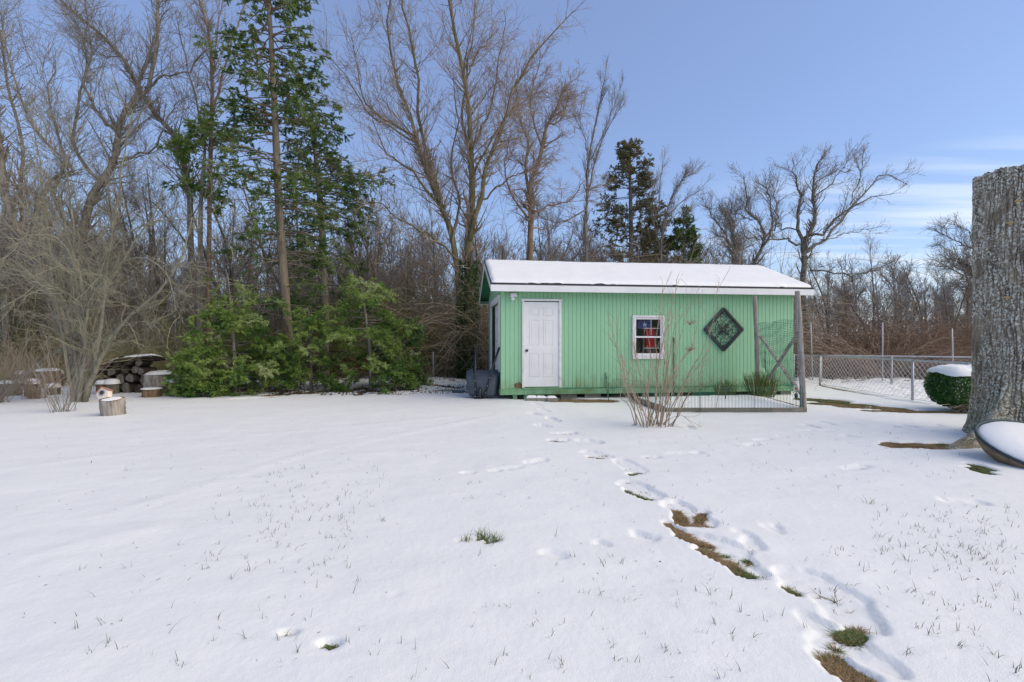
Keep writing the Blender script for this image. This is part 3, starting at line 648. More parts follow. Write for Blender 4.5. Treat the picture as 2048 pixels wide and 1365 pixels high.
MB().box(((u0+u1)/2+.02, -.03, z0-.012), (u1-u0+.12, .06, .03)).build('door_sill', M['green_low'], shed)
# window
wu0, wu1, wz0, wz1 = WIN
wn = MB(); cu, cz = (wu0+wu1)/2, (wz0+wz1)/2; ww, wh = wu1-wu0, wz1-wz0
wn.box((wu0-.02,-.02,cz), (.06,.05,wh+.0)); wn.box((wu1+.02,-.02,cz), (.06,.05,wh+.0)); wn.box((cu,-.021,wz1+.026), (ww+.10,.05,.052)); wn.box((cu,-.024,wz0-.04), (ww+.10,.056,.085))
win = wn.build('window', M['whitedirty'], shed, bevel=.004); win['label'] = 'small white framed sash window'
s2 = MB(); s2.box((wu0+.028,.0,cz), (.036,.04,wh-.002)); s2.box((wu1-.028,.0,cz), (.036,.04,wh-.002)); s2.box((cu,.0,wz1-.025), (ww-.094,.04,.04)); s2.box((cu,.0,wz0+.03), (ww-.094,.04,.05)); s2.box((cu,-.004,cz-.01), (ww-.094,.04,.04))
s2.build('sash', M['white'], win, bevel=.002)
for c_, d_ in (((cu+.08,.004,(cz+wz1)/2), (.008,.008,wh/2-.07)), ((cu+.10,.004,(cz+wz1)/2-.03), (ww*.55,.0085,.008)), ((cu+.10,.004,(cz+wz0)/2-.05), (ww*.55,.0085,.008))): MB().box(c_, d_).build('muntin', M['white'], win)
MB().box((cu,.012,cz), (ww-.06,.004,wh-.05)).build('pane', M['glass'], win)
# left doorway: white casing and a panelled door half rolled in
c = MB(); a, b, z0_, z1_ = LD
c.box((-.015,a-.05,(z0_+z1_)/2), (.05,.10,z1_-z0_)); c.box((-.015,b+.05,(z0_+z1_)/2), (.05,.10,z1_-z0_)); c.box((-.017,(a+b)/2,z1_+.075), (.055,b-a+.24,.15)); c.build('door_casing', M['whitedirty'], shed, bevel=.004)
mb = panel_door(.55, 2.15, .21, 2.35, 0).xform(Matrix(((0,-1,0,.075),(1,0,0,-.10),(0,0,1,0),(0,0,0,1)))@Matrix.Rotation(0,4,'Z'))
# mirror so panels face outward (-u)
mb2 = panel_door(-2.10, -.95, .21, 2.34, 0).xform(Matrix(((0,1,0,.05),(-1,0,0,.0),(0,0,1,0),(0,0,0,1))))
mb2.build('door', M['whitedirty'], shed)['label'] = 'white panelled door standing in the side doorway'
# wall light
wl = MB(); wl.box((.28,-.07,2.475), (.17,.12,.09), taper=.8); wlo = wl.build('wall_light', M['white'], shed, bevel=.01)
MB().lathe([(.0,-.05),(.03,-.045),(.045,-.01),(.04,.02),(.02,.04)], 14, (.26,-.08,2.39)).build('sensor', M['white'], wlo, smooth=True)
MB().tube([(.22,-.03,2.56),(.10,-.05,2.60),(.16,-.09,2.575)], .01, 5).build('cable', M['black'], wlo)
# outlet box and conduit
ux = px2u(1213.5); ob = MB().box((ux,-.03,.56), (.065,.05,.10)).build('outlet_box', M['green'], shed, bevel=.005)
MB().tube([(ux,-.02,.51),(ux+.004,-.05,.3),(ux+.02,-.055,-.02)], .017, 8).build('conduit', M['green_low'], ob, smooth=True)
# rot hole at the base by the door, a darker decayed board
MB().prism([(.33,.27),(.42,.262),(.52,.262),(.50,.33),(.44,.40),(.40,.37),(.35,.38),(.30,.33)], -.006, .0, 'y').build('rotten_patch', M['cutwood'], shed)

# ornament (diamond) on the wall
ou = px2u(1446); oz = 1.38+(682-659)/F*(11.5+ou*math.sin(SA))
pt = SH(ou, -.035)
orn = empty('wall_ornament', (pt[0], pt[1], oz), SA, 'dark diamond shaped scrollwork ornament hung on the green wall', 'wall ornament')
H = .535
fm = MB()
for rr, w_, t_ in ((H, .05, .04), (H-.075, .014, .022)):
    for k in range(4):
        a0, a1 = k*math.pi/2, (k+1)*math.pi/2
        fm.bar((math.cos(a0)*rr*.965,0,math.sin(a0)*rr), (math.cos(a1)*rr*.965,0,math.sin(a1)*rr), w_, t_, (0,1,0))
fm.build('frame', M['black'], orn)
class SB(MB):
    def tube(s_, pts, r, sides=8): return MB.tube(s_, pts, r*.92, sides)
sc = SB(); th_ = np.linspace(0, 2*np.pi, 41)
sc.tube(np.stack([.235*np.cos(th_), 0*th_, .235*np.sin(th_)], -1), .009, 6)
sc.tube(np.stack([.045*np.cos(th_), 0*th_-.005, .045*np.sin(th_)], -1), .022, 6)
for k in range(8):
    a = k*math.pi/4; ca, sa = math.cos(a), math.sin(a); tt_ = np.linspace(0, np.pi, 13); L = .19 if k%2 else .215
    for sg in (1, -1):       # petal outline
        r_ = .05+(L-.05)*(1-np.cos(tt_))/2; o_ = sg*.042*np.sin(tt_)
        sc.tube(np.stack([r_*ca-o_*sa, 0*r_, r_*sa+o_*ca], -1), .0085 if k%2 == 0 else .012, 5)
    sc.tube([(ca*.05,0,sa*.05),(ca*L,0,sa*L)], .006 if k%2 == 0 else .016, 5)
for k in range(4):
    a = k*math.pi/2; ca, sa = math.cos(a), math.sin(a)
    for sg in (1, -1):       # C scrolls between ring and corner, and along the sides
        s_ = np.linspace(0, 1, 26); an = s_*4.6; rad = .055*(1-.72*s_)
        cx, cy = .30, sg*.062
        xx_ = cx-rad*np.cos(an); yy_ = cy+sg*rad*np.sin(an)-sg*.01
        sc.tube(np.stack([xx_*ca-yy_*sa, 0*xx_, xx_*sa+yy_*ca], -1), .0085, 5)
        xx_ = .345+rad*.75*np.cos(an); yy_ = sg*.05+sg*rad*.75*np.sin(an)
        sc.tube(np.stack([xx_*ca-yy_*sa, 0*xx_, xx_*sa+yy_*ca], -1), .008, 5)
    sc.tube([(ca*.235,0,sa*.235),(ca*.40,0,sa*.40)], .007, 5)
    sc.box((ca*.425,0,sa*.425), (.07,.02,.07), Matrix.Rotation(R(45),3,'Y'))
    a2 = a+math.pi/4
    for rr_ in (.27,):
        sc.lathe([(0,-.012),(.026,-.008),(.034,0),(.026,.008),(0,.012)], 10, (0,0,0)) if False else None
        c_ = (math.cos(a2)*rr_, 0, math.sin(a2)*rr_); sc.tube(np.stack([c_[0]+.03*np.cos(th_[::4]), 0*th_[::4], c_[2]+.03*np.sin(th_[::4])], -1), .011, 5)
pass
sc.build('scrollwork', M['black'], orn)
# things seen inside the window
pt = SH((wu0+wu1)/2+.16, .20)
mb = MB(); n = 24; uu = np.linspace(-.13,.12,n); zz_ = np.linspace(-.22,.30,14); A_, B_ = np.meshgrid(uu, zz_)
wv = .03*np.sin(A_*55+B_*3)+.015*np.sin(A_*23)
mb.grid(np.stack([A_*(1+.25*(B_<-.1)*0), wv, B_], -1)); mb.grid(np.stack([A_, wv+.025, B_], -1)[:, ::-1])
o = mb.build('red_cloth', M['red'], loc=(pt[0], pt[1], 1.42), smooth=True); o.rotation_euler = (0,0,SA); tag(o, 'red cloth hanging inside the shed behind the window', 'cloth')
pt = SH((wu0+wu1)/2-.04, .12)
sg = empty('star_sign', (pt[0], pt[1], 1.79), SA, 'blue sign with a white star hanging behind the upper window pane', 'sign')
MB().box((0,0,0), (.36,.015,.20)).build('sign_board', M['blue'], sg, bevel=.004)
st = []
for k in range(10):
    a = math.pi/2+k*math.pi/5; r_ = .07 if k%2 == 0 else .028; st.append((r_*math.cos(a), r_*math.sin(a)))
mb = MB(); n10 = len(st)
v = [(0,-.013,0)]+[(x_,-.013,z_) for x_, z_ in st]+[(x_,-.0085,z_) for x_, z_ in st]
mb.add(v, [[1+i, 1+(i+1)%10, 11+(i+1)%10, 11+i] for i in range(10)], [[0, 1+(i+1)%10, 1+i] for i in range(10)])
mb.build('star', M['pale'], sg)
dt = MB()
for i in range(17):
    t_ = i/16
    for zz_ in (-.085,.085): dt.box((lerp(-.16,.16,t_), -.011, zz_), (.010,.006,.010))
for i in range(1,8):
    for xx_ in (-.16,.16): dt.box((xx_, -.011, lerp(-.085,.085,i/8)), (.010,.006,.010))
rr = np.random.default_rng(4)
for i in range(40): dt.box((rr.uniform(-.15,.15), -.011, rr.uniform(-.075,.075)), (.006,.006,.006))
dt.build('dot_border', M['pale'], sg)
# a work bench with clutter inside (seen through the panes as dim shapes)
pt = SH((wu0+wu1)/2, .75); bn = empty('workbench', (pt[0], pt[1], .225), SA, 'dim workbench inside the shed below the window', 'workbench')
MB().box((0,0,.86), (1.6,.6,.04)).build('bench_top', M['boardwood'], bn)
for sx in (-.75,.75):
    for sy in (-.25,.25): MB().box((sx,sy,.42), (.07,.07,.84)).build('leg', M['boardwood'], bn)
for i, (du, w_, h_) in enumerate(((-.3,.14,.2),(-.12,.1,.12),(.3,.2,.15))):
    q = SH((wu0+wu1)/2+du, .62); b = MB().lathe([(0,0),(w_/2,0),(w_/2,h_*.7),(w_/4,h_*.8),(w_/4,h_),(0,h_)], 14).build('jar', M['galv'] if i != 1 else M['rust'], loc=(q[0], q[1], 1.107))
    tag(b, ['wide grey jar at the left end of the bench inside the shed','small brown jar beside the wide jar on the bench inside the shed','broad grey jar at the right of the bench inside the shed'][i], 'jar')

# paving stones with snow at the door
for i, (px, w_) in enumerate(((1063,.30),(1081,.27),(1101,.26))):
    q = G(px, 797+i*.3); zt = .055
    e = empty('paving_stone', (q[0], 11.25, -.03), SA+.1*(i-1), ['first paving stone from the shed corner, under thin snow','middle paving stone at the foot of the white door','third paving stone, under the right edge of the white door'][i], 'paving stone', 'stones below the shed door')
    MB().box((0,0,.04), (w_,.16,.11)).build('stone', M['concrete'], e, bevel=.012)
    sn = MB(); gxn = np.linspace(-w_/2+.01, w_/2-.02, 14); gyn = np.linspace(-.075,.07,9); A_, B_ = np.meshgrid(gxn, gyn)
    ed = np.minimum(np.minimum(A_-gxn[0], gxn[-1]-A_), np.minimum(B_-gyn[0], gyn[-1]-B_)); tk = .05*np.sqrt(np.clip(ed/.05,0,1))*(1+.5*fbm(A_*9+i,B_*9,2,4))
    sn.grid(np.stack([A_, B_, .093+tk], -1)); sn.build('snow_cap', M['snowcap'], e, smooth=True)

# ---------------------------------------------------------------- raised bed, posts, netting, chicken wire
FL = np.array([3.00, 9.42]); FR = np.array([5.72, 9.42]); BL = np.array([2.80, 11.3]); BR = np.array([5.95, 11.75])
bed = empty('raised_bed', (4.3, 10.4, 0), label='snow filled garden bed edged with weathered boards in front of the shed', cat='garden bed')
def bd(a, b, h, w=.04, m='boardwood', z=None):
    a = (a[0]-4.3, a[1]-10.4, h/2-.04 if z is None else z); b = (b[0]-4.3, b[1]-10.4, h/2-.04 if z is None else z); return MB().bar(a, b, w, h)
bd(FL, FR, .12).build('edge_board', M['boardwood'], bed, bevel=.006); bd(FR+(.02,.02), BR, .12).build('edge_board', M['boardwood'], bed, bevel=.006)
MB().tube([(BL[0]-4.3,BL[1]-10.4,.07),(-1.45,.1,.05),(FL[0]-4.34,FL[1]-10.4,.04)], [.06,.065,.07], 10).build('edge_log', M['bark'], bed, smooth=True)
sx = np.linspace(0,1,60); sy = np.linspace(0,1,50); A_, B_ = np.meshgrid(sx, sy)
xa = lerp(lerp(FL[0],FR[0],A_), lerp(BL[0],BR[0],A_), B_); ya = lerp(lerp(FL[1],FR[1],A_), lerp(BL[1],BR[1],A_), B_)+.03
ed = np.minimum(np.minimum(A_,1-A_)*2.8, np.minimum(B_,1-B_)*2)
zz_ = .07+.05*sstep(0,.5,ed)+.03*fbm(xa*1.5,ya*1.5,3,12)+.02*fbm(xa*6,ya*6,2,13)
MB().grid(np.stack([xa-4.3,ya-10.4,zz_], -1)).build('bed_snow', M['snowcap'], bed, smooth=True)
# two tall rough posts
def post(a, b, r0, r1, label, seed):
    e = empty('wooden_post', (a[0], a[1], 0), label=label, cat='post', group='tall grey posts at the netting corner')
    mb = MB(); pts = [np.array([0,0,-.1]), (np.array(b)-np.array([a[0],a[1],0]))*.5+rng.normal(0,.008,3), np.array(b)-np.array([a[0],a[1],0])]
    lathe_noise(mb, pts, [r0, (r0+r1)/2, r1], 14, 40, .10, seed); mb.build('post_shaft', M['oldwood'], e, smooth=True)
    for zc in (.35,.75,1.15,1.55):
        th2 = np.linspace(0, 2*np.pi, 15); c = np.array([(b[0]-a[0])*zc/b[2], (b[1]-a[1])*zc/b[2], zc]); rr_ = lerp(r0, r1, zc/b[2])*1.06
        MB().tube(np.stack([c[0]+rr_*np.cos(th2), c[1]+rr_*np.sin(th2), c[2]+.006*np.sin(th2*3)], -1), .0025, 4).build('tie_wire', M['black'], e)
    return e
NP = P(1608, 822, 9.53); NT = P(1595, 582, 9.53); FP = P(1517, 795, 11.72); FT = P(1509, 592, 11.72)
post((NP[0], NP[1]), NT, .056, .048, 'tall leaning grey post at the right front corner of the garden bed', 2)
post((FP[0], FP[1]), FT, .055, .048, 'grey post close to the shed wall, right of the diamond ornament', 3)
def brace(a, b, label, off):
    mb = MB(); a = np.array(a); b = np.array(b); mb.bar((0,0,0), b-a, .03, .065, (1,0,0)); o = mb.build('wooden_brace', M['oldwood'], bevel=.004, loc=a+np.array([off,0,0])); tag(o, label, 'brace', 'crossed braces between the posts')
brace(P(1518,672,11.6), P(1602,792,9.62), 'weathered brace sloping down from the wall-side post to the front post', .03)
brace(P(1597,668,9.6), P(1538,760,11.5), 'weathered brace sloping down from the front post towards the shed', -.03)
# green netting between the posts
nt_ = MB(); A0 = np.array([FP[0]+.04, FP[1], 0]); A1 = np.array([NP[0]-.07, NP[1]+.05, 0])
lines = []; ztop0, ztop1 = 1.80, 1.83; nV = 22; nH = 36
for i in range(nV+1):
    t_ = i/nV; b0 = lerp(A0, A1, t_); zt = lerp(ztop0, ztop1, t_)+.01*math.sin(t_*20); zb = lerp(.75, .25, t_) if t_ > .2 else .75
    zz_ = np.linspace(zt, zb, 10); sag = .04*np.sin(t_*9+zz_*3)
    lines.append(np.stack([b0[0]+sag, np.full(10,b0[1]), zz_], -1))
nt_.tubes(np.array(lines), np.full((len(lines),10), .0028), 3, cap=False)
lines = []
for j in range(nH+1):
    f = j/nH; tt_ = np.linspace(0,1,24); zt = lerp(ztop0, ztop1, tt_)+.01*np.sin(tt_*20); zb = np.where(tt_ > .2, lerp(.75,.25,tt_), .75); zz_ = lerp(zt, zb, f)+.012*np.sin(tt_*14+j)
    sag = .04*np.sin(tt_*9+zz_*3); lines.append(np.stack([lerp(A0[0],A1[0],tt_)+sag, lerp(A0[1],A1[1],tt_), zz_], -1))
nt_.tubes(np.array(lines), np.full((len(lines),24), .0046), 3, cap=False)
tag(nt_.build('garden_netting', M['netting']), 'dark green square netting stretched between the two tall posts', 'netting')
# chicken wire along the front and left of the bed
cw = empty('chicken_wire_fence', (3.0, 9.4, 0), label='low green chicken wire fence round the snowy garden bed', cat='wire fence')
def mesh_wire(mb, path, z0, z1, dx, dz, r, sides=3, sag=0, hexa=False, off=(0,0)):
    path = np.array(path, float); seg = np.linalg.norm(np.diff(path,axis=0),axis=1); cum = np.concatenate([[0],np.cumsum(seg)]); L = cum[-1]
    def at(s): return np.stack([np.interp(s,cum,path[:,0])-off[0], np.interp(s,cum,path[:,1])-off[1]], -1)
    H_ = z1-z0; rows = int(round(H_/dz)); cols = int(L/dx); L_ = []
    zz_ = z0+np.arange(rows+1)*H_/rows
    for i in range(-0, cols+1):           # each wire zigzags between two columns, as woven link does
        for ph in ((0,1) if hexa else (0,)):
            s_ = (i+((np.arange(rows+1)+ph)%2)*.52)*dx; s_ = np.clip(s_, 0, L); xy = at(s_); z = zz_+sag*np.sin(s_*2.3)
            L_.append(np.column_stack([xy, z]))
        if not hexa:
            s_ = np.clip((i-((np.arange(rows+1))%2)*.52)*dx,0,L); xy = at(s_); L_.append(np.column_stack([xy, zz_+sag*np.sin(s_*2.3)]))
    L_ = np.array(L_); mb.tubes(L_, np.full(L_.shape[:2], r), sides, cap=False)
    ss = np.linspace(0, L, int(L/.15)+2)
    for zc in (z0, z1): xy = at(ss); mb.tubes(np.column_stack([xy, np.full(len(ss), zc)+sag*np.sin(ss*2.3)])[None], np.full((1,len(ss)), r*1.4), 3)
m_ = MB(); wp = [SH(px2u(1217),-.25), (2.9,10.9), (2.93,9.36), (4.3,9.34), (NP[0]-.05, NP[1]-.08)]
mesh_wire(m_, wp, .03, .47, .065, .05, .0019, hexa=True, sag=.008, off=(3.0,9.4)); m_.build('wire_mesh', M['greenwire'], cw)
for i, (px, yt, yb_, Z, lean) in enumerate(((1217,765,803,11.2,0),(1400,776,825,9.35,0),(1600,770,822,9.45,.02))):
    a = P(px, yb_, Z)-np.array([3.0,9.4,0]); b = P(px+lean*20, yt, Z)-np.array([3.0,9.4,0]); MB().tube([a, b], .008, 6).build('stake', M['greenwire'], cw)
# thin canes
for i, (a, b, lab) in enumerate((((1430,825,9.45),(1444,738,9.6),'tilted thin cane in front of the diamond ornament'),((1508,822,9.45),(1507,752,9.45),'upright thin cane near the middle of the bed front'),((1545,800,10.6),(1556,738,10.6),'pale thin cane among the broom shoots'))):
    A_ = P(*a[:2],a[2]); B_ = P(*b[:2],b[2]); o = MB().tube([(0,0,-.05),(B_-A_)*.5+np.array([.008,0,0]),B_-A_], [.006,.005,.004], 6).build('garden_cane', M['twigpale'], loc=A_); tag(o, lab, 'garden cane', 'canes in the garden bed')
# green steel T post behind the shrub
A_ = P(1347, 772+28, 11.3); e = empty('steel_stake', (A_[0], A_[1], 0), SA, 'dark green steel garden stake standing behind the bare shrub', 'garden stake')
tp = MB(); tp.box((0,0,.72), (.045,.008,1.5)); tp.box((0,.018,.72), (.008,.036,1.5)); 
for k in range(18): tp.box((0,-.008,.2+k*.065), (.02,.012,.012))
tp.build('stake_bar', M['greenwire'], e)
# blue watering spike and small stake in the bed
A_ = P(1451, 806, 10.5); e = empty('hose_tap', (A_[0], A_[1], .08), 0, 'small blue grey garden tap on a spike in the snowy bed', 'tap')
mb = MB(); mb.tube([(0,0,0),(0,0,.26)], .012, 8); mb.build('spike', M['tub'], e); MB().tube([(-.05,0,.26),(.05,0,.26)], .018, 8).build('head', M['tub'], e); MB().tube([(.02,0,.0),(.07,-.03,-.02)], .012, 6).build('spout', M['tub'], e)
# little wire basket ornament with a red band at the corner post
A_ = P(1592, 800, 9.75); e = empty('hanging_ornament', (A_[0], A_[1], 0), 0, 'small white plastic plant marker with a red and blue flower by the front post', 'garden ornament')
MB().tube([(0,0,-.02),(0,0,.42)], .004, 5).build('stem', M['black'], e)
fl = MB()
for k in range(6):
    a = k*math.pi/3; fl.box((math.cos(a)*.045,0,.42+math.sin(a)*.05), (.04,.012,.04), Matrix.Rotation(-a,3,'Y'))
fl.build('petals', M['white'], e); MB().box((0,-.01,.42), (.035,.014,.035)).build('flower_centre', M['red'], e); MB().box((.0,.0,.27), (.06,.01,.09)).build('tag', M['blue'], e)
# broom-like green shoots against the wall
def broom(px0, px1, Y, n, h, label):
    rg = np.random.default_rng(px0); mb = MB(); c = P((px0+px1)/2, 790, Y); hw = (px1-px0)/2/F*Y
    x = rg.uniform(-hw*.6, hw*.6, n); y = rg.normal(0,.08,n); top = np.stack([x*1.5+rg.normal(0,.05,n), y*1.5+rg.normal(0,.03,n), h*rg.uniform(.55,1,n)*(1-.35*(np.abs(x)/hw)**2)], -1)
    b0 = np.stack([x, y, np.full(n,.0)], -1); L_ = np.stack([b0, lerp(b0,top,.5)+rg.normal(0,.01,(n,3)), top], 1)
    mb.tubes(L_, np.tile([.004,.0035,.0025], (n,1)), 3, cap=False)
    B2, R2 = spawn(L_, np.full((n,3),.004), n*3, (.08,.2), (10,25), 3, .1, .05, .4, .7, .0025, g=rg); mb.tubes(B2, R2, 3, cap=False)
    tag(mb.build('broom_shrub', M['broom'], loc=(c[0], c[1], .05)), label, 'shrub', 'green broom shoots at the shed wall')
broom(1425,1475,11.35,90,.42,'lowest, thinnest clump of green shoots under the diamond ornament'); broom(1485,1560,11.45,260,.62,'tall dense clump of olive green shoots round the wall-side post')

# bare shrub in front of the shed
def shrub():
    rg = np.random.default_rng(5); Y = 7.95
    defs = [([(1273,850),(1269,812,.1),(1258,790,.15),(1250,750,.2),(1238,724,.2),(1234,665,.2),(1240,615,.2)],.016,.004),
            ([(1300,850),(1312,800,-.1),(1314,740,-.1),(1312,690,-.15),(1320,620,-.2)],.017,.004),
            ([(1318,855),(1310,790,.1),(1322,700,.2),(1345,610,.25),(1357,545,.3)],.020,.004),
            ([(1325,855),(1350,800,-.2),(1385,735,-.3),(1420,665,-.35),(1438,566,-.4)],.015,.003),
            ([(1322,852),(1335,790,.1),(1350,740,.15),(1380,700,.2),(1395,650,.2),(1402,596,.2)],.016,.003),
            ([(1312,853),(1325,770,.2),(1330,700,.3),(1324,640,.3),(1326,565,.3)],.018,.003),
            ([(1310,855),(1296,800),(1290,760,.1),(1285,720,.1),(1290,660,.1)],.013,.003),
            ([(1270,850),(1260,815,-.1),(1240,790,-.1),(1262,740,-.1),(1268,700,-.1)],.012,.003),
            ([(1330,850),(1350,810,.2),(1372,760,.3),(1405,720,.3),(1425,685,.3)],.012,.003),
            ([(1335,852),(1355,835,-.1),(1375,790,-.2),(1400,770,-.3),(1405,745,-.3)],.010,.003),
            ([(1290,852),(1280,820,.1),(1268,770,.2),(1270,720,.2),(1262,660,.2)],.011,.003),
            ([(1305,855),(1318,810,-.2),(1330,760,-.3),(1335,700,-.3),(1338,650,-.35)],.015,.003),
            ([(1315,855),(1330,815,-.1),(1345,770),(1352,720),(1370,640),(1385,605)],.014,.003),
            ([(1322,850),(1360,830,-.1),(1385,850,-.2),(1400,860,-.2)],.006,.002),
            ([(1285,855),(1296,840,-.1),(1285,800,-.2),(1300,760,-.2)],.008,.003),
            ([(1340,855),(1352,838),(1362,800,.1),(1366,770,.2),(1378,740,.2)],.009,.003)]
    e = empty('bare_shrub', (*G(1312,853),0), label='leafless many stemmed shrub standing in the snow before the shed', cat='shrub')
    off = np.array([*G(1312,853),0])
    A, Ra = limbs(defs, Y, 16, .006); A -= off
    mb = MB(); mb.tubes(A, Ra, 7)
    k = 13; xb = rg.normal(0,.17,k); tops = np.stack([xb*rg.uniform(1.5,3.2,k)+rg.normal(0,.12,k), rg.normal(0,.3,k), rg.uniform(.7,1.9,k)],-1); bs = np.stack([xb, rg.normal(0,.08,k), np.full(k,-.03)],-1)
    A2 = np.array([resample([b_, lerp(b_,t_,.35)+rg.normal(0,.04,3), lerp(b_,t_,.7)+rg.normal(0,.05,3), t_], 16) for b_, t_ in zip(bs, tops)]); R2_ = np.linspace(.010,.003,16)[None]*np.ones((k,1)); A = np.concatenate([A,A2]); Ra = np.concatenate([Ra,R2_])
    mb.tubes(A2, R2_, 6)
    B1, R1 = spawn(A, Ra, 130, (.2,.7), (15,35), 7, .09, .07, .25, .6, .003, g=rg); mb.tubes(B1, R1, 4)
    mb.build('stem', M['twigpale'], e, smooth=True)
    cr = MB(); B2, R2 = spawn(np.concatenate([resample_b(A,7),B1]), np.concatenate([resample_r(Ra,7),R1]), 560, (.07,.28), (20,45), 5, .06, .10, .3, .6, .002, g=rg); cr.tubes(B2, R2, 3)
    cr.build('crown', M['twigpale'], e)
    # dry seed pods at the twig tips
    pd = MB(); tips = B2[rg.choice(len(B2), 170, replace=False), -1]
    extra = [P(1383+rg.normal(0,9), 645+rg.normal(0,7), Y+.15)-off for _ in range(45)]+[P(1382+rg.normal(0,8), 698+rg.normal(0,9), Y+.2)-off for _ in range(45)]
    for t_ in list(tips)+extra:
        s = rg.uniform(.005,.009); pd.box(t_, (s,s,s*1.6), Matrix.Rotation(rg.uniform(0,3),3,'X'), .3)
    pd.build('seed_pods', M['twigpale'], e)['kind'] = 'stuff'
    nb = MB()
    for (cx,cy) in ((1383,645),(1382,698)):
        c = P(cx,cy,Y+.17)-off; k = 40; D = rg.normal(size=(k,3)); D /= np.linalg.norm(D,axis=1,keepdims=True); D[:,2] = np.abs(D[:,2])*.6-.1
        L_ = np.stack([np.tile(c+np.array([-.04,0,-.05]),(k,1)), c+D*.05, c+D*.12*rg.uniform(.6,1.2,(k,1))], 1); nb.tubes(L_, np.full((k,3),.0018), 3)
    nb.build('canopy', M['twigpale'], e)
shrub()

# ---------------------------------------------------------------- wheelbarrow stood up against the shed corner
wb = empty('wheelbarrow', (P(965,790,11.75)[0], 11.75, 0), R(-8), 'dark grey wheelbarrow leaning upright beside the shed corner with handles raised', 'wheelbarrow')
# tray on its front lip, underside towards the camera (-y)
mb = MB()
rings = []
for (y_, w_, h0, h1, rc) in ((.24,.46,.03,.66,.10),(.22,.46,.03,.66,.10),(-.02,.41,.04,.60,.12),(-.14,.37,.07,.53,.12),(-.18,.32,.10,.47,.10)):
    ring = []
    for k in range(32):
        a = k/32*2*math.pi; ex = 9; ca, sa = math.cos(a), math.sin(a)
        rx = w_*abs(ca)**(2/ex)*np.sign(ca); rz = (h1-h0)/2*abs(sa)**(2/ex)*np.sign(sa); ring.append((rx*(1-.30*max(0,.25-rz)), y_, (h0+h1)/2+rz))
    rings.append(ring)
Vr = np.array(rings); idx = np.arange(Vr.shape[0]*32).reshape(-1,32); a = idx[:-1]; b = idx[1:]
q = np.stack([a, np.roll(a,-1,1), np.roll(b,-1,1), b], -1).reshape(-1,4)
mb.add(Vr, q, [[idx[-1,0], idx[-1,i], idx[-1,i+1]] for i in range(1,31)])
mb.build('tray', M['tub'], wb, smooth=True)
mb = MB()
for s in (-.02,): 
    ring = np.vstack([Vr[0], Vr[0][:1]]); mb.tube(ring, .014, 6)
mb.build('tray_lip', M['tub'], wb)
for (p0, p1, p2) in (((-.13,-.19,-.03),(-.14,-.20,.55),(-.15,-.10,1.22)), ((.10,-.19,.06),(.24,-.19,.62),(.42,-.05,1.22))):
    h = MB().tube([p0, p1, p2], .025, 8).build('handle', M['black'], wb, smooth=True)
    g_ = np.array(p2)-np.array(p1); g_ = g_/np.linalg.norm(g_); MB().tube([np.array(p2)-g_*.14, np.array(p2)+g_*.01], .022, 8).build('grip', M['black'], h)
    for t_ in (.15,.45,.8): c = lerp(np.array(p0), np.array(p1), t_)+np.array([0,-.026,0]); MB().box(c, (.018,.012,.018)).build('bolt', M['galv'], h)
MB().tube([(-.13,-.2,.12),(-.02,-.22,.14),(.10,-.2,.10)], .013, 6).build('cross_brace', M['black'], wb)
MB().tube([(-.16,-.18,.6),(-.24,-.12,.75),(-.22,.1,.62)], .013, 6).build('leg', M['black'], wb)
wh = MB(); th2 = np.linspace(0,2*np.pi,25); wh.tube(np.stack([0*th2-.02, .05+.13*np.cos(th2)-.16, .13+.13*np.sin(th2)], -1), .035, 8); wh.build('wheel', M['black'], wb, smooth=True)
# board and grey plastic piece on the ground to its left
c = P(890,779,13.2); o = MB().box((0,0,0), (.55,.13,.03)).build('loose_board', M['boardwood'], bevel=.004, loc=(c[0]-.05, c[1], .03)); o.rotation_euler = (R(3),R(-3),R(8)); tag(o, 'loose brown board lying on the snow left of the wheelbarrow', 'board')
c = P(917,780,12.9); mb = MB(); mb.prism([(-.16,-.07),(.14,-.09),(.18,.02),(.06,.03),(.04,.09),(-.13,.08),(-.18,0)], 0, .05); o = mb.build('plastic_piece', M['tub'], bevel=.01, loc=(c[0], c[1], .015)); tag(o, 'flat dark grey plastic piece lying half under the snow', 'plastic piece')

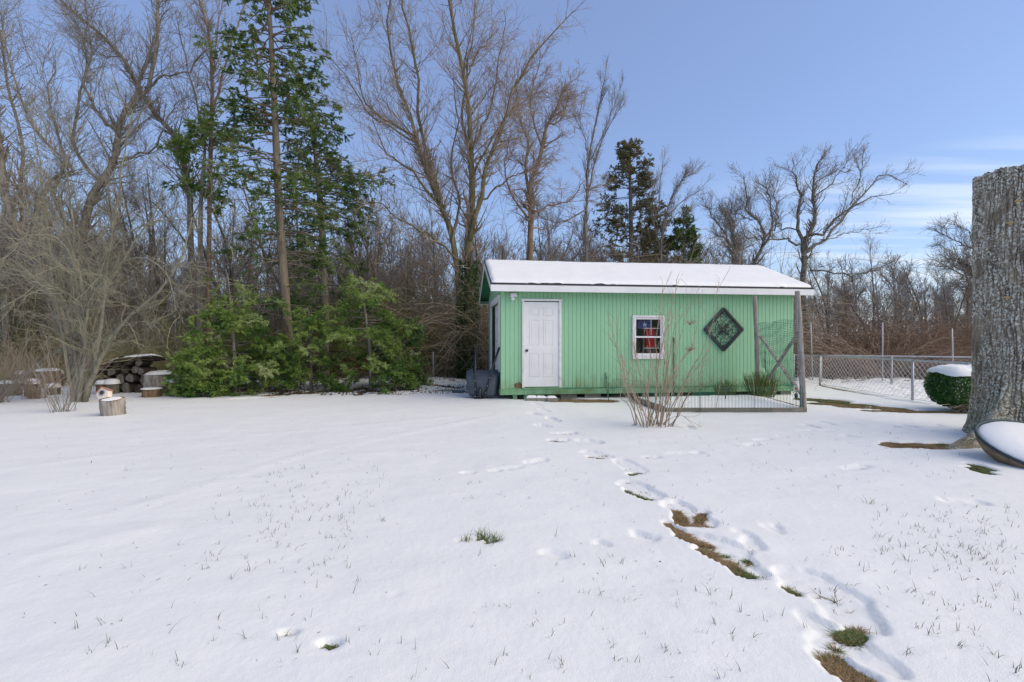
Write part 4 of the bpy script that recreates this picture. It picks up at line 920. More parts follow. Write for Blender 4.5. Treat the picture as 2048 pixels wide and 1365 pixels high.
# ---------------------------------------------------------------- cut trunk on the right, with fungi and planter
def big_trunk():
    cx, cy = 7.42, 7.0; e = empty('dead_tree_trunk', (cx, cy, 0), label='huge cut off tree trunk with furrowed lichen spotted bark at the right edge', cat='tree trunk')
    nz_, na = 760, 720; z = np.linspace(-.12, 3.82, nz_); an = np.linspace(0, 2*np.pi, na, endpoint=False)
    A_, Z_ = np.meshgrid(an, z)
    r = .535+.025*np.exp(-((Z_-3.7)/.5)**2)*0+.10*np.exp(-Z_/.28)*1.0+.02*np.exp(-Z_/1.2)
    # root flare towards the left / camera
    fl_ = np.angle(np.exp(1j*(A_-R(203)))); r += 1.0*np.exp(-(fl_/.15)**2)*np.exp(-np.clip(Z_,-.02,9)/.27)+.22*np.exp(-(fl_/.42)**2)*np.exp(-np.clip(Z_,0,9)/.5)+.10*np.exp(-((np.angle(np.exp(1j*(A_-R(262)))))/.4)**2)*np.exp(-np.clip(Z_,0,9)/.3)
    r += .014*np.sin(A_*3+1)+.01*np.sin(A_*7+Z_*.6)
    X = np.cos(A_)*.55; Yq = np.sin(A_)*.55
    # furrows: stretched noise on the cylinder (seamless by using x,y)
    def n3(sx, sz, s): return fbm(X*sx+Z_*sz*.37, Yq*sx+Z_*sz, 4, s)
    wob_ = n3(2.5, 1.2, 3)*.5
    c = (A_+wob_*.22)*46/1.0
    # braided ridges
    f1 = np.abs(np.sin(c*.5+2.2*n3(4,1.6,5)*2)); f2 = np.abs(np.sin(c*.5*1.0+1.57+2.6*n3(5,2.4,9)*2))
    ridge = np.clip(1.35*np.sqrt(f1*f2), 0, 1)
    cr_ = n3(18, 9, 14)
    d = -.050*(1-ridge)**1.3+.030*cr_+.012*n3(45,30,15)
    r = r+d
    r[:, :] *= 1
    V = np.stack([r*np.cos(A_), r*np.sin(A_), Z_+.012*n3(6,1,2)*2+.07*fbm(A_*9,A_*0,3,4)*sstep(3.5,3.82,Z_)], -1)
    idx = np.arange(nz_*na).reshape(nz_,na); a = idx[:-1]; b = idx[1:]
    mb = MB(); mb.add(V, np.stack([a, np.roll(a,-1,1), np.roll(b,-1,1), b], -1).reshape(-1,4))
    m = bpy.data.materials.new('furrowed_bark'); m.use_nodes = True; nt = m.node_tree; bs = nt.nodes['Principled BSDF']; bs.inputs['Roughness'].default_value = .95
    tc = nt.nodes.new('ShaderNodeTexCoord')
    def noise(sc, det, st=(1,1,1)):
        mp = nt.nodes.new('ShaderNodeMapping'); mp.inputs['Scale'].default_value = st; nt.links.new(tc.outputs['Object'], mp.inputs[0])
        n = nt.nodes.new('ShaderNodeTexNoise'); n.inputs['Scale'].default_value = sc; n.inputs['Detail'].default_value = det; n.inputs['Roughness'].default_value = .65; nt.links.new(mp.outputs[0], n.inputs['Vector']); return n.outputs['Fac']
    base = ramp(nt, noise(9, 6, (1,1,.25)), [(.3,(.07,.05,.033)),(.46,(.19,.15,.105)),(.58,(.30,.25,.185)),(.75,(.22,.205,.10))])
    lich = ramp(nt, noise(34, 8), [(.50,(0,0,0)),(.55,(1,1,1))]); area = ramp(nt, noise(3.2, 4), [(.36,(.05,.05,.05)),(.52,(1,1,1))])
    mm = nt.nodes.new('ShaderNodeMix'); mm.data_type = 'RGBA'; mm.blend_type = 'MULTIPLY'; mm.inputs['Factor'].default_value = 1; nt.links.new(lich, mm.inputs['A']); nt.links.new(area, mm.inputs['B'])
    mx = nt.nodes.new('ShaderNodeMix'); mx.data_type = 'RGBA'; nt.links.new(mm.outputs['Result'], mx.inputs['Factor']); nt.links.new(base, mx.inputs['A']); mx.inputs['B'].default_value = (.60,.61,.54,1)
    moss = nt.nodes.new('ShaderNodeMapRange'); sp = nt.nodes.new('ShaderNodeSeparateXYZ'); nt.links.new(tc.outputs['Object'], sp.inputs[0]); nt.links.new(sp.outputs['Z'], moss.inputs[0]); moss.inputs[1].default_value = 1.6; moss.inputs[2].default_value = .1; moss.inputs[4].default_value = .55
    m2 = nt.nodes.new('ShaderNodeMix'); m2.data_type = 'RGBA'; mn = nt.nodes.new('ShaderNodeMath'); mn.operation = 'MULTIPLY'; nt.links.new(moss.outputs[0], mn.inputs[0]); nt.links.new(noise(7,5,(1,1,.3)), mn.inputs[1])
    nt.links.new(mn.outputs[0], m2.inputs['Factor']); nt.links.new(mx.outputs['Result'], m2.inputs['A']); m2.inputs['B'].default_value = (.13,.14,.035,1)
    nt.links.new(m2.outputs['Result'], bs.inputs['Base Color'])
    bp = nt.nodes.new('ShaderNodeBump'); bp.inputs['Strength'].default_value = .7; bp.inputs['Distance'].default_value = .015; nt.links.new(noise(60,6,(1,1,.4)), bp.inputs['Height']); nt.links.new(bp.outputs[0], bs.inputs['Normal'])
    mb.build('bark', m, e, smooth=True)
    tp = MB(); tp.lathe([(.0,3.77),(.25,3.775),(.49,3.77)], 60); tp.build('cut_top', M['cutwood'], e)
    for (px, py, Y_) in ((2028,392,6.45),(1993,437,6.52),(1981,592,6.56),):
        c = P(px, py, Y_)-np.array([cx,cy,0]); h = c[:2]/np.linalg.norm(c[:2]); c[:2] = h*.545
        MB().lathe([(0,-.02),(.03,-.012),(.042,0),(.035,.012),(0,.018)], 14, c).build('shelf_fungus', M['fungus'], e, smooth=True)
big_trunk()
pl = empty('tilted_planter', (6.06, 5.5, .165), 0, 'big round shallow planter tilted in the snow below the cut trunk, filled with snow', 'planter')
Mt = Matrix.Rotation(R(22), 4, 'X')@Matrix.Rotation(0,4,'Z')
RT = .60
mb = MB(); mb.lathe([(RT-.15,-.19),(RT-.09,-.16),(RT-.035,-.09),(RT-.006,-.03),(RT,-.015)], 96).xform(Mt).build('planter_wall', M['rust'], pl, smooth=True)
th2 = np.linspace(0,2*np.pi,97); rg_ = np.random.default_rng(3)
mb = MB(); mb.lathe([(RT-.002,-.02),(RT+.006,.0),(RT,.012),(RT-.016,.015),(RT-.03,.004),(RT-.035,-.04)], 96).xform(Mt).build('planter_rim', M['rim'], pl, smooth=True)
rr_ = np.linspace(0, 1, 40); A_, B_ = np.meshgrid(th2, rr_); Rr_ = (RT-.028+.03*fbm(np.cos(A_)*3,np.sin(A_)*3,3,61)); X_ = B_*Rr_*np.cos(A_); Y_ = B_*Rr_*np.sin(A_)
Z_ = -.03+.12*np.sqrt(np.clip(1-B_**3,0,1))+.012*fbm(X_*3,Y_*3,3,2)
MB().grid(np.stack([X_,Y_,Z_],-1)).xform(Mt).build('planter_snow', M['snowcap'], pl, smooth=True)

# clipped box hedge under snow
def hedge():
    cx, cy = 9.02, 9.7; e = empty('box_shrub', (cx, cy, 0), label='clipped dark green box shrub capped with snow, left of the cut trunk', cat='shrub')
    rg = np.random.default_rng(8); hw, hd, h0, h1 = .52, .42, .06, .77
    def pos(n, shell):
        a = rg.normal(size=(n,3)); a /= np.linalg.norm(a,axis=1,keepdims=True); ex = 4; s = (np.abs(a)**ex).sum(1)**(-1/ex); a = a*s[:,None]
        a *= (1-shell*rg.uniform(0,1,n)**2)[:,None]; lowtap = 1-.28*np.clip(-a[:,2],0,1)**1.5
        bump = 1+.10*fbm(a[:,0]*4+3, a[:,2]*4+a[:,1]*3, 3, 3)
        return np.stack([a[:,0]*hw*lowtap*bump, a[:,1]*hd*lowtap*bump, (h0+h1)/2+a[:,2]*(h1-h0)/2], -1)
    def lv(mb, p, s):
        k = len(p); D = rg.normal(size=(k,3)); D /= np.linalg.norm(D,axis=1,keepdims=True); q = rg.normal(size=(k,3)); q = np.cross(D,q); q /= np.linalg.norm(q,axis=1,keepdims=True)
        l = rg.uniform(.7,1.3,(k,1))*s; mb.add(np.stack([p, p+D*l*.5+q*l*.3, p+D*l, p+D*l*.5-q*l*.3],1).reshape(-1,3), np.arange(4*k).reshape(-1,4))
    p = pos(24000, .25); p = p[~((np.abs(p[:,0]+.02)<.13)&(p[:,2]<.5)&(p[:,1]<-.1)&(rg.uniform(size=len(p))<.93))]
    mb = MB(); lv(mb, p[p[:,0] < .12], .035); mb.build('foliage', M['box'], e)
    mb = MB(); lv(mb, p[p[:,0] >= .12], .035); mb.build('foliage', M['boxold'], e)['label'] = 'yellowish leaves nearest the trunk'
    st = MB(); k = 26; t_ = pos(k, .3); b0 = np.tile([0.,0,-.05],(k,1))+rg.normal(0,.05,(k,3))*[1,1,0]; st.tubes(np.stack([b0, lerp(b0,t_,.5)+rg.normal(0,.03,(k,3)), t_],1), np.tile([.016,.01,.004],(k,1)), 4); st.build('stems', M['bark'], e)
    A_, B_ = np.meshgrid(np.linspace(-1,1,50), np.linspace(-1,1,40)); ed = 1-np.maximum(np.abs(A_),np.abs(B_))**1.0; rr_ = (A_**4+B_**4)**.25; sc_ = np.where(rr_>1, 1/np.maximum(rr_,1e-6), 1)
    X_ = A_*sc_*hw*.94; Y_ = B_*sc_*hd*.95; k_ = np.clip(1-rr_,0,1); Z_ = h1-.03-.05*np.clip(-B_,0,1)+.15*np.sqrt(np.clip(k_*3,0,1))+.07*fbm(X_*4,Y_*4,3,6)
    MB().grid(np.stack([X_,Y_,Z_],-1)).build('snow_cap', M['snowcap'], e, smooth=True)
    # trailing stems at the foot
    ts = MB(); k = 40; b0 = np.stack([rg.uniform(-.4,.4,k), np.full(k,-.2), np.full(k,.05)],-1); D = np.stack([rg.normal(0,.35,k), -rg.uniform(.1,.4,k), rg.uniform(-.05,.12,k)],-1)
    ts.tubes(np.stack([b0,b0+D*.5+[0,0,.05],b0+D],1), np.full((k,3),.005), 3); ts.build('trailing_stems', M['twigpale'], e)
hedge()

# ---------------------------------------------------------------- chain-link fences
def fence(label, path, posts, h, mat_w, mat_p, dx=.15, r=.0038, rail=.02, z0=.03, name='chain_link_fence', railmat=None):
    e = empty(name, (path[0][0], path[0][1], 0), label=label, cat='fence'); off = path[0]
    m_ = MB(); mesh_wire(m_, path, z0, h-.02, dx, dx*.5, r, off=off); m_.build('wire_mesh', mat_w, e)
    m_ = MB(); m_.tube([(p[0]-off[0], p[1]-off[1], h) for p in path], rail, 8); m_.build('top_rail', railmat or mat_p, e, smooth=True)
    for p in posts:
        m_ = MB(); m_.tube([(p[0]-off[0],p[1]-off[1],-.15),(p[0]-off[0],p[1]-off[1],h-.005)], .028, 8); m_.build('post', mat_p, e, smooth=True)
    return e
fence('near chain link fence running back from the clipped shrub to the corner', [(8.9,4.5),(9.25,9.7),(9.36,11.3),(9.68,15.2),(9.75,16.6)], [(9.05,7.2),(9.36,11.3),(9.68,15.2),(9.76,16.75)], .93, M['wire'], M['galv'])
fence('far chain link fence crossing behind the snowy strip', [(8.9,17.1),(9.77,16.95),(14.2,14.6),(19,12.1)], [(10.55,16.5),(12.25,15.6),(15.6,13.9)], .89, M['wire'], M['galv'])
for i, (px, py, Y, ph) in enumerate(((1621,643,17.0,2),(1765,645,16.6,0),(1904,657,15.8,1))):
    t_ = P(px, py, Y); o = MB().tube([(0,0,-.1),(.0-.02*ph,0,t_[2]*.5),(-.04*ph,0,t_[2])], .021, 8).build('steel_pole', M['galv'], smooth=True, loc=(t_[0]+.04*ph, Y, 0))
    tag(o, ['slightly tilted tall thin steel pole nearest the shed','tall thin steel pole in front of the arching pale canes','tall thin steel pole nearest the cut trunk'][i], 'pole', 'tall poles behind the fence')
fence('dark rusty wire fence behind the evergreens left of the shed', [(-16,16.3),(-8,16.6),(-1.1,16.9),(1,17.0)], [(-10.9,16.5),(-6.6,16.6),(-2.73,16.75)], 1.02, M['rust'], M['galv'], dx=.13, r=.0018, rail=.012, railmat=M['black'])

# ---------------------------------------------------------------- stumps, log pile, birdhouse
def stump(px, pyb, w, pyt, label, snow=.06, tilt=0, mat_=None, dY=0, group='cut log rounds left of the evergreens', seed=0, name='log_round', snowcover=1.0):
    q = G(px, pyb); Y = q[1]+dY; hgt = (pyb-pyt)/F*Y; r = w/2/F*Y
    x = (px-1024)/F*Y
    e = empty(name, (x, Y+r*.6, 0), rng.uniform(0,6), label, 'log', group)
    n, na = 26, 72; z = np.linspace(-.06, hgt, n); an = np.linspace(0,2*np.pi,na,endpoint=False); A_, Z_ = np.meshgrid(an, z)
    rr_ = r*(1+.07*np.sin(A_*2+seed)+.05*fbm(np.cos(A_)*2+seed,np.sin(A_)*2+Z_,3,seed))-.030*np.abs(np.sin(A_*11+6*fbm(np.cos(A_)*3,np.sin(A_)*3+Z_*2,3,seed+3)))
    V = np.stack([rr_*np.cos(A_), rr_*np.sin(A_), Z_], -1)
    idx = np.arange(n*na).reshape(n,na); a = idx[:-1]; b = idx[1:]; mb = MB(); mb.add(V, np.stack([a,np.roll(a,-1,1),np.roll(b,-1,1),b],-1).reshape(-1,4))
    Mt_ = Matrix.Rotation(tilt,4,'Y'); mb.xform(Mt_); mb.build('log_bark', mat_ or M['cutwood'], e, smooth=True)
    MB().lathe([(0,hgt),(r*.95,hgt-.002)], 48).xform(Mt_).build('cut_face', M['cutwood'], e)
    if snow:
        t_ = np.linspace(0,1,12); A2, B2 = np.meshgrid(np.linspace(0,2*np.pi,49), t_); R2 = r*snowcover*(1.03+.10*fbm(np.cos(A2)*2+seed,np.sin(A2)*2,2,seed)); X_ = B2*R2*np.cos(A2); Y_ = B2*R2*np.sin(A2)
        Z_ = hgt-.004+1.35*snow*np.sqrt(np.clip(1-B2**4,0,1)); MB().grid(np.stack([X_,Y_,Z_],-1)).xform(Mt_).build('snow_cap', M['snowcap'], e, smooth=True)
    return e, (x, Y+r*.6, hgt, r)
rng = np.random.default_rng(77)
fs, (sx_, sy_, sh_, sr_) = stump(217, 832, 41, 798, 'grey barked log round standing alone in the snow under the birdhouse', snow=.012, tilt=.15, mat_=M['oldwood'], seed=3, group=None, snowcover=.8)
stump(303, 785, 56, 749, 'widest log round, standing on the flat one beside the log pile', snow=.075, seed=5, mat_=M['oldwood'])
stump(295, 792, 36, 776, 'low flat log piece leaning at the foot of the widest round', snow=.025, seed=6, dY=-.25)
stump(322, 788, 26, 774, 'short dark log piece right of the flat one', snow=0, seed=16, mat_=M['bark'])
stump(346, 789, 35, 764, 'upright log round at the left edge of the evergreens', snow=.07, seed=7)
stump(346, 780, 28, 752, 'log round showing just behind the one at the evergreens', snow=.06, seed=17, mat_=M['bark'])
stump(352, 770, 22, 738, 'farthest small log round by the evergreen boughs', snow=.05, seed=18)
for i, (px, yb_, w_, yt, lab) in enumerate(((10,792,34,767,'log round cut by the left edge of the photo'),(37,775,22,748,'narrow log round behind the leftmost rounds'),(58,793,24,768,'log round in the second place of the front row'),(85,778,38,742,'tall log round with a wide snow cap in the left row'),(98,790,26,775,'low log piece in front of the tall round'),(106,776,24,748,'round tucked right of the tall log round'),(122,762,20,735,'highest log round of the left row'),(200,788,24,768,'orange cut log round left of the log pile'),(218,788,26,768,'log piece with a strip of snow beside the pile'),(148,790,20,770,'round half hidden by the left tree trunk'),(-12,800,40,768,'dark round at the very left'))):
    if px < 0: continue
    stump(px, yb_, w_, yt, lab, snow=.06+.02*(i%3), seed=20+i, mat_=M['cutwood'] if i%2 else M['bark'])
# birdhouse on the lone round
bh = empty('birdhouse', (sx_-.12, sy_-.05, sh_+.015), R(10), 'small white faced birdhouse with copper roof on the lone log round', 'birdhouse')
pts5 = [(-.085,-.01),(.085,-.01),(.105,.10),(0,.19),(-.105,.10)]
MB().prism(pts5, -.05, .06, 'y').build('house_body', M['cream'], bh, bevel=.004)
rfm = MB(); rfm.bar((-.118,.005,.112),(.004,.005,.203),.12,.013,(0,0,1)); rfm.bar((.118,.005,.112),(-.004,.005,.205),.12,.013,(0,0,1)); rfm.build('house_roof', M['copper'], bh)
MB().lathe([(.0,-.004),(.05,-.004),(.056,.0),(.058,.006),(.04,.008)], 24).xform(Matrix.Translation((0,-.056,.09))@Matrix.Rotation(R(90),4,'X')).build('entrance_ring', M['galv'], bh)
MB().lathe([(.0,.0),(.038,.0)], 24).xform(Matrix.Translation((0,-.063,.09))@Matrix.Rotation(R(90),4,'X')).build('entrance_hole', M['dark'], bh)
bh.rotation_euler = (R(-14), R(-16), R(8))
# stacked log pile with slab roof
lg = np.random.default_rng(12); k = 0; base = P(268, 788, 13.0)
places = [(-.62,.12,.13),(-.34,.11,.12),(-.05,.14,.15),(.27,.12,.13),(-.5,.34,.11),(-.2,.37,.13),(.1,.40,.12),(.36,.36,.10),(-.42,.56,.10),(-.12,.62,.12),(.18,.62,.11),(.4,.58,.09),(-.3,.76,.09),(.02,.84,.10),(.3,.80,.09)]
words = ['left end of the bottom row','second in the bottom row','third in the bottom row','right end of the bottom row','left end of the second row','second in the second row','third in the second row','right end of the second row','left end of the third row','second in the third row','third in the third row','right end of the third row','left one of the top row','middle one of the top row','right one of the top row']
for (dx_, z_, r_), w_ in zip(places, words):
    e = empty('split_log', (base[0]+dx_, base[1]+lg.uniform(-.06,.06), z_), R(90)+lg.uniform(-.15,.15), 'dark wet log of the covered pile, '+w_, 'log', 'logs stacked in the covered pile')
    mb = MB(); n, na = 8, 36; xx_ = np.linspace(-.22,.22,n); an = np.linspace(0,2*np.pi,na,endpoint=False); A_, X_ = np.meshgrid(an, xx_); rr_ = r_*(1+.10*np.sin(A_*2+dx_*9)+.08*np.sin(A_*3+z_*7))-.008*np.abs(np.sin(A_*9))
    V = np.stack([X_, rr_*np.cos(A_), rr_*np.sin(A_)], -1); idx = np.arange(n*na).reshape(n,na); a = idx[:-1]; b = idx[1:]
    mb.add(V, np.stack([a,b,np.roll(b,-1,1),np.roll(a,-1,1)],-1).reshape(-1,4)); mb.build('log_bark', M['darklog'], e, smooth=True)
    for s in (0,-1): pass
    f = MB(); f.add(np.vstack([[[-.222,0,0]], V[0]*.97]), None, [[0,1+i,1+(i+1)%na] for i in range(na)]); f.build('cut_face', M['darklog'] if lg.uniform() < .6 else M['bark'], e)
# slabs of bark laid over the pile, with snow
for i, (x0,y0,x1,y1,lab) in enumerate(((215,738,262,716,'left bark slab sloping over the log pile'),(250,722,318,716,'long bark slab on top of the log pile under snow'),(208,752,232,735,'lowest bark slab at the left of the log pile'))):
    A_ = P(x0,y0,12.9); B_ = P(x1,y1,12.9); c = (A_+B_)/2; L = np.linalg.norm(B_-A_); an_ = math.atan2(B_[2]-A_[2], B_[0]-A_[0])
    e = empty('bark_slab', c, 0, lab, 'bark slab', 'bark slabs covering the log pile')
    U_, W_ = np.meshgrid(np.linspace(-L/2,L/2,30), np.linspace(-.25,.25,16)); Zt = .03+.03*np.cos(W_/.25*1.5)+.03*fbm(U_*6+i*5,W_*6,3,i)
    R_ = Matrix.Rotation(-an_,4,'Y')@Matrix.Rotation(R(-12),4,'X')
    mb = MB(); mb.grid(np.stack([U_,W_,Zt],-1)); mb.grid(np.stack([U_,W_,Zt-.032+.02*fbm(U_*9,W_*9,2,3)],-1)[:, ::-1]); 
    for row in (0,-1):
        e1 = np.stack([U_[row],W_[row],Zt[row]],-1); mb.grid(np.stack([e1, e1-[0,0,.05]],0))
    mb.xform(R_).build('slab_bark', M['darklog'], e)
    ins = np.clip((.25-np.abs(W_))*8,0,1)*np.clip((L/2-np.abs(U_))*8,0,1); keep = sstep(-.12,.03,fbm(U_*3.5+i,W_*3.5,3,9)+ (.12 if i == 1 else 0))
    MB().grid(np.stack([U_,W_,Zt-.012+.07*np.sqrt(ins*keep)],-1)).xform(R_).build('snow_cap', M['snowcap'], e, smooth=True)

# ---------------------------------------------------------------- trees: named, traced
bare_tree('small_tree', 'lichened small tree with a tangle of drooping twigs behind the lone log round',
    [([(158,812),(165,760),(172,700),(165,640),(160,560,.2),(135,470,.4),(120,390,.5)],.09,.03),
     ([(152,812),(150,740,.2),(148,660,.3),(128,600,.3),(100,520,.4),(60,430,.5),(20,380,.6)],.12,.02),
     ([(170,808),(190,740,-.2),(215,690,-.3),(250,640,-.5),(310,590,-.8),(360,520,-.9),(385,430,-.9)],.08,.015),
     ([(160,812),(176,742,.1),(175,680,.2),(200,620,.3),(230,540,.4),(300,440,.5),(330,380,.5)],.07,.015),
     ([(165,810),(172,640,.1),(150,600,0),(80,570,-.3),(0,620,-.5),(-60,640,-.5)],.05,.012),
     ([(150,805),(112,600,.2),(96,450,.4),(82,330,.5),(60,200,.6)],.055,.010),([(162,805),(142,600,.3),(146,470,.4),(134,350,.5),(142,230,.6)],.055,.010),([(176,795),(212,560,-.1),(228,430,-.1),(248,320,-.2),(262,220,-.3)],.055,.010),
     ([(172,700),(180,600,-.2),(260,520,-.6),(330,540,-.9),(350,620,-1)],.04,.010),
     ([(165,640),(190,560,-.3),(250,470,-.5),(340,440,-.7),(430,440,-.8)],.035,.008),
     ([(160,560,.2),(120,480,-.2),(40,480,-.5),(-20,560,-.6)],.035,.008)],
    11.0, M['barklichen'], M['twiggreen'], n1=130, n2=1150, n3=3800, L1=(.6,1.8), L2=(.3,1.1), L3=(.12,.5), up=.03, wig=.17, ang=(20,60), tsz=.0034, seed=3)
bare_tree('leaning_tree', 'thick grey tree leaning in from the left edge of the photo',
    [([(150,760),(113,600),(80,545),(50,480),(15,410),(0,300),(-20,180)],.16,.10),([(80,545),(40,400,.3),(45,300,.3),(15,170,.5),(0,60,.6)],.08,.03),([(60,500),(100,360,.4),(150,338,.4),(87,282,.3),(46,215,.3),(10,87,.2),(0,20,.2)],.07,.02),([(100,580),(30,540,.4),(-40,520,.5)],.05,.02)],
    13.0, M['bark'], M['twig'], n1=60, n2=900, n3=2800, L2=(.4,1.3), ang=(22,60), tsz=.0043, seed=4, L1=(.6,2))
bare_tree('forked_tree', 'tall dark forked tree crossing the sky over the log rounds',
    [([(150,775),(150,600),(154,513),(169,436),(190,380),(228,318),(236,267),(262,215),(308,154),(313,20),(318,-60)],.22,.05),
     ([(236,267),(200,235,.4),(170,160,.6),(185,90,.7),(170,0,.8)],.08,.03),([(290,175),(330,150,-.3),(375,140,-.5),(430,90,-.6)],.06,.02),
     ([(200,360),(150,300,.5),(155,200,.7),(175,110,.8),(150,40,.9)],.08,.02),([(262,215),(300,100,.5),(330,20,.6)],.07,.02),([(160,480),(110,400,-.5),(125,300,-.6),(100,200,-.7),(115,120,-.8)],.08,.02),([(228,318),(300,300,-.4),(340,230,-.6),(360,200,-.7)],.05,.015)],
    15.5, M['bark'], M['twig'], n1=90, n2=1200, n3=4200, tsz=.0044, seed=6, L1=(1.0,2.8), L2=(.4,1.4), L3=(.15,.55), ang=(22,60), wob=.04)
bare_tree('crossing_tree', 'dark tree with a long limb leaning left, in front of the tall evergreen',
    [([(388,770),(385,560),(380,420),(376,360),(359,287),(328,246),(287,190),(246,113),(195,62),(123,0),(90,-30)],.15,.05),
     ([(359,287),(400,260,.3),(392,200,.4),(372,120,.5),(350,20,.6)],.06,.02),([(328,246),(300,235,-.3),(270,260,-.4)],.03,.01),([(246,113),(200,110,.3),(165,70,.4)],.03,.01),([(384,500),(330,430,-.4),(300,400,-.5)],.05,.02)],
    16.5, M['bark'], M['twig'], n1=70, n2=900, n3=3200, L2=(.4,1.3), ang=(22,60), tsz=.0046, seed=7, L1=(.8,2))
bare_tree('slim_forked_tree', 'slim reddish tree forking twice against the sky left of the tall evergreen',
    [([(418,775),(420,500),(420,246),(425,169),(420,77),(400,0),(385,-40)],.11,.04),([(420,246),(440,180,.2),(452,117,.3),(482,30,.4),(500,-30,.4)],.06,.02),([(425,169),(432,90,-.2),(445,0,-.3)],.04,.015),([(420,300),(380,250,.3),(350,180,.4)],.03,.01)],
    16.0, M['barkred'], M['twig'], n1=50, n2=450, n3=1500, tsz=.005, seed=8, L1=(.6,1.8))
bare_tree('spreading_tree', 'large spreading bare tree with mossy trunks just left of the shed',
    [([(938,770),(935,640),(937,513),(941,451),(945,369),(941,287),(933,164),(904,41),(895,-60)],.26,.05),
     ([(925,720,-.1),(918,560,-.1),(900,451,-.1),(880,410),(850,330,.2),(831,271,.3),(802,185,.5),(777,82,.6),(783,-20,.7)],.17,.035),
     ([(920,560,.1),(897,445,.2),(863,350,.4),(839,246,.6),(830,123,.8),(806,20,.9),(800,-40,.9)],.12,.03),
     ([(940,480,-.2),(966,390,-.2),(978,320,-.3),(1007,246,-.5),(1036,156,-.6),(1081,94,-.8),(1146,25,-.9)],.13,.02),
     ([(945,400,.2),(935,300,.5),(925,200,.6),(945,100,.7),(950,-20,.8)],.08,.02),
     ([(905,470,.2),(920,400,.6),(900,330,.9),(915,250,1),(910,150,1.1)],.07,.02),
     ([(831,271),(780,245,.2),(740,215,.3),(715,150,.4),(700,60,.5)],.06,.015),([(835,285,.1),(780,255,0),(740,230,-.2),(690,150,-.3),(655,110,-.4)],.05,.012),
     ([(945,360),(1000,245,.4),(1045,200,.6),(1090,180,.8)],.06,.015),([(880,410),(820,340,-.3),(770,300,-.5),(740,230,-.6)],.06,.015),
     ([(930,164),(960,100,.3),(1000,60,.4)],.05,.012),([(960,400,-.2),(1030,350,-.4),(1060,340,-.5)],.05,.015),([(941,300),(975,230,.3),(1000,120,.4),(1010,20,.5)],.06,.015),
     ([(915,520,-.2),(860,470,-.5),(800,440,-.8),(750,400,-1)],.06,.02)],
    17.0, M['barkgreen'], M['twigred'], n1=170, n2=2900, n3=11000, L1=(1.0,3.3), L2=(.4,1.5), L3=(.15,.6), tsz=.0048, seed=9, wob=.035, ang=(22,58), wig=.12, up=.05)
bare_tree('vine_hung_tree', 'bare tree hung with reddish vines right of the spreading tree',
    [([(1062,780),(1060,500),(1062,420),(1060,370),(1085,300),(1094,250),(1115,215),(1125,180)],.20,.04),([(1062,400),(1050,340,.2),(1056,280,.3),(1040,240,.4),(1035,180,.5)],.10,.02),([(1085,300),(1070,250,.3),(1060,200,.4),(1080,120,.5)],.06,.02),
     ([(1060,440),(1030,400,-.3),(1010,340,-.4),(1020,280,-.5)],.07,.02),([(1062,430),(1100,410,.3),(1140,400,.5),(1170,360,.5)],.06,.02),([(1094,250),(1120,240,.2),(1135,200,.3),(1130,160,.4)],.05,.015)],
    19.5, M['barkred'], M['twigred'], n1=120, n2=1300, n3=4200, L1=(.7,2), tsz=.006, seed=10, up=-.02, wig=.18, ang=(20,60))
bare_tree('slender_tree', 'slender tree with upswept twigs standing above the middle of the shed',
    [([(1172,780),(1172,560),(1172,460),(1174,380),(1176,330),(1190,260),(1200,200),(1210,155)],.12,.02),([(1174,400),(1186,340,.2),(1200,290,.3),(1225,240,.4),(1250,205,.5)],.06,.012),([(1176,340),(1172,290,-.2),(1160,240,-.3),(1165,200,-.3)],.04,.01),([(1178,380),(1200,370,.2),(1230,372,.3)],.03,.01),([(1182,320),(1205,270,-.2),(1225,220,-.3),(1236,190,-.3)],.035,.008),([(1174,420),(1120,445,-.4),(1075,430,-.6)],.05,.02)],
    22, M['bark'], M['twig'], n1=60, n2=500, n3=1600, L1=(.6,1.8), L2=(.3,.9), tsz=.0055, seed=11, up=.12, wig=.06, ang=(12,30))
bare_tree('fanning_tree', 'light twigged tree fanning right beside the dark cedar',
    [([(1322,780),(1320,600),(1322,500),(1330,440),(1345,390),(1370,355),(1395,345)],.08,.012),([(1325,480),(1318,400,.2),(1322,350,.3),(1330,330,.3)],.04,.01),([(1330,440),(1360,405,-.2),(1395,385,-.3)],.035,.01),([(1328,460),(1350,430,.3),(1385,420,.4)],.03,.01),([(1322,500),(1305,430,-.2),(1308,370,-.3)],.03,.01)],
    24, M['bark'], M['twig'], n1=50, n2=450, n3=1500, L1=(.6,1.6), tsz=.0055, seed=12, up=.07, wig=.06, ang=(12,30))
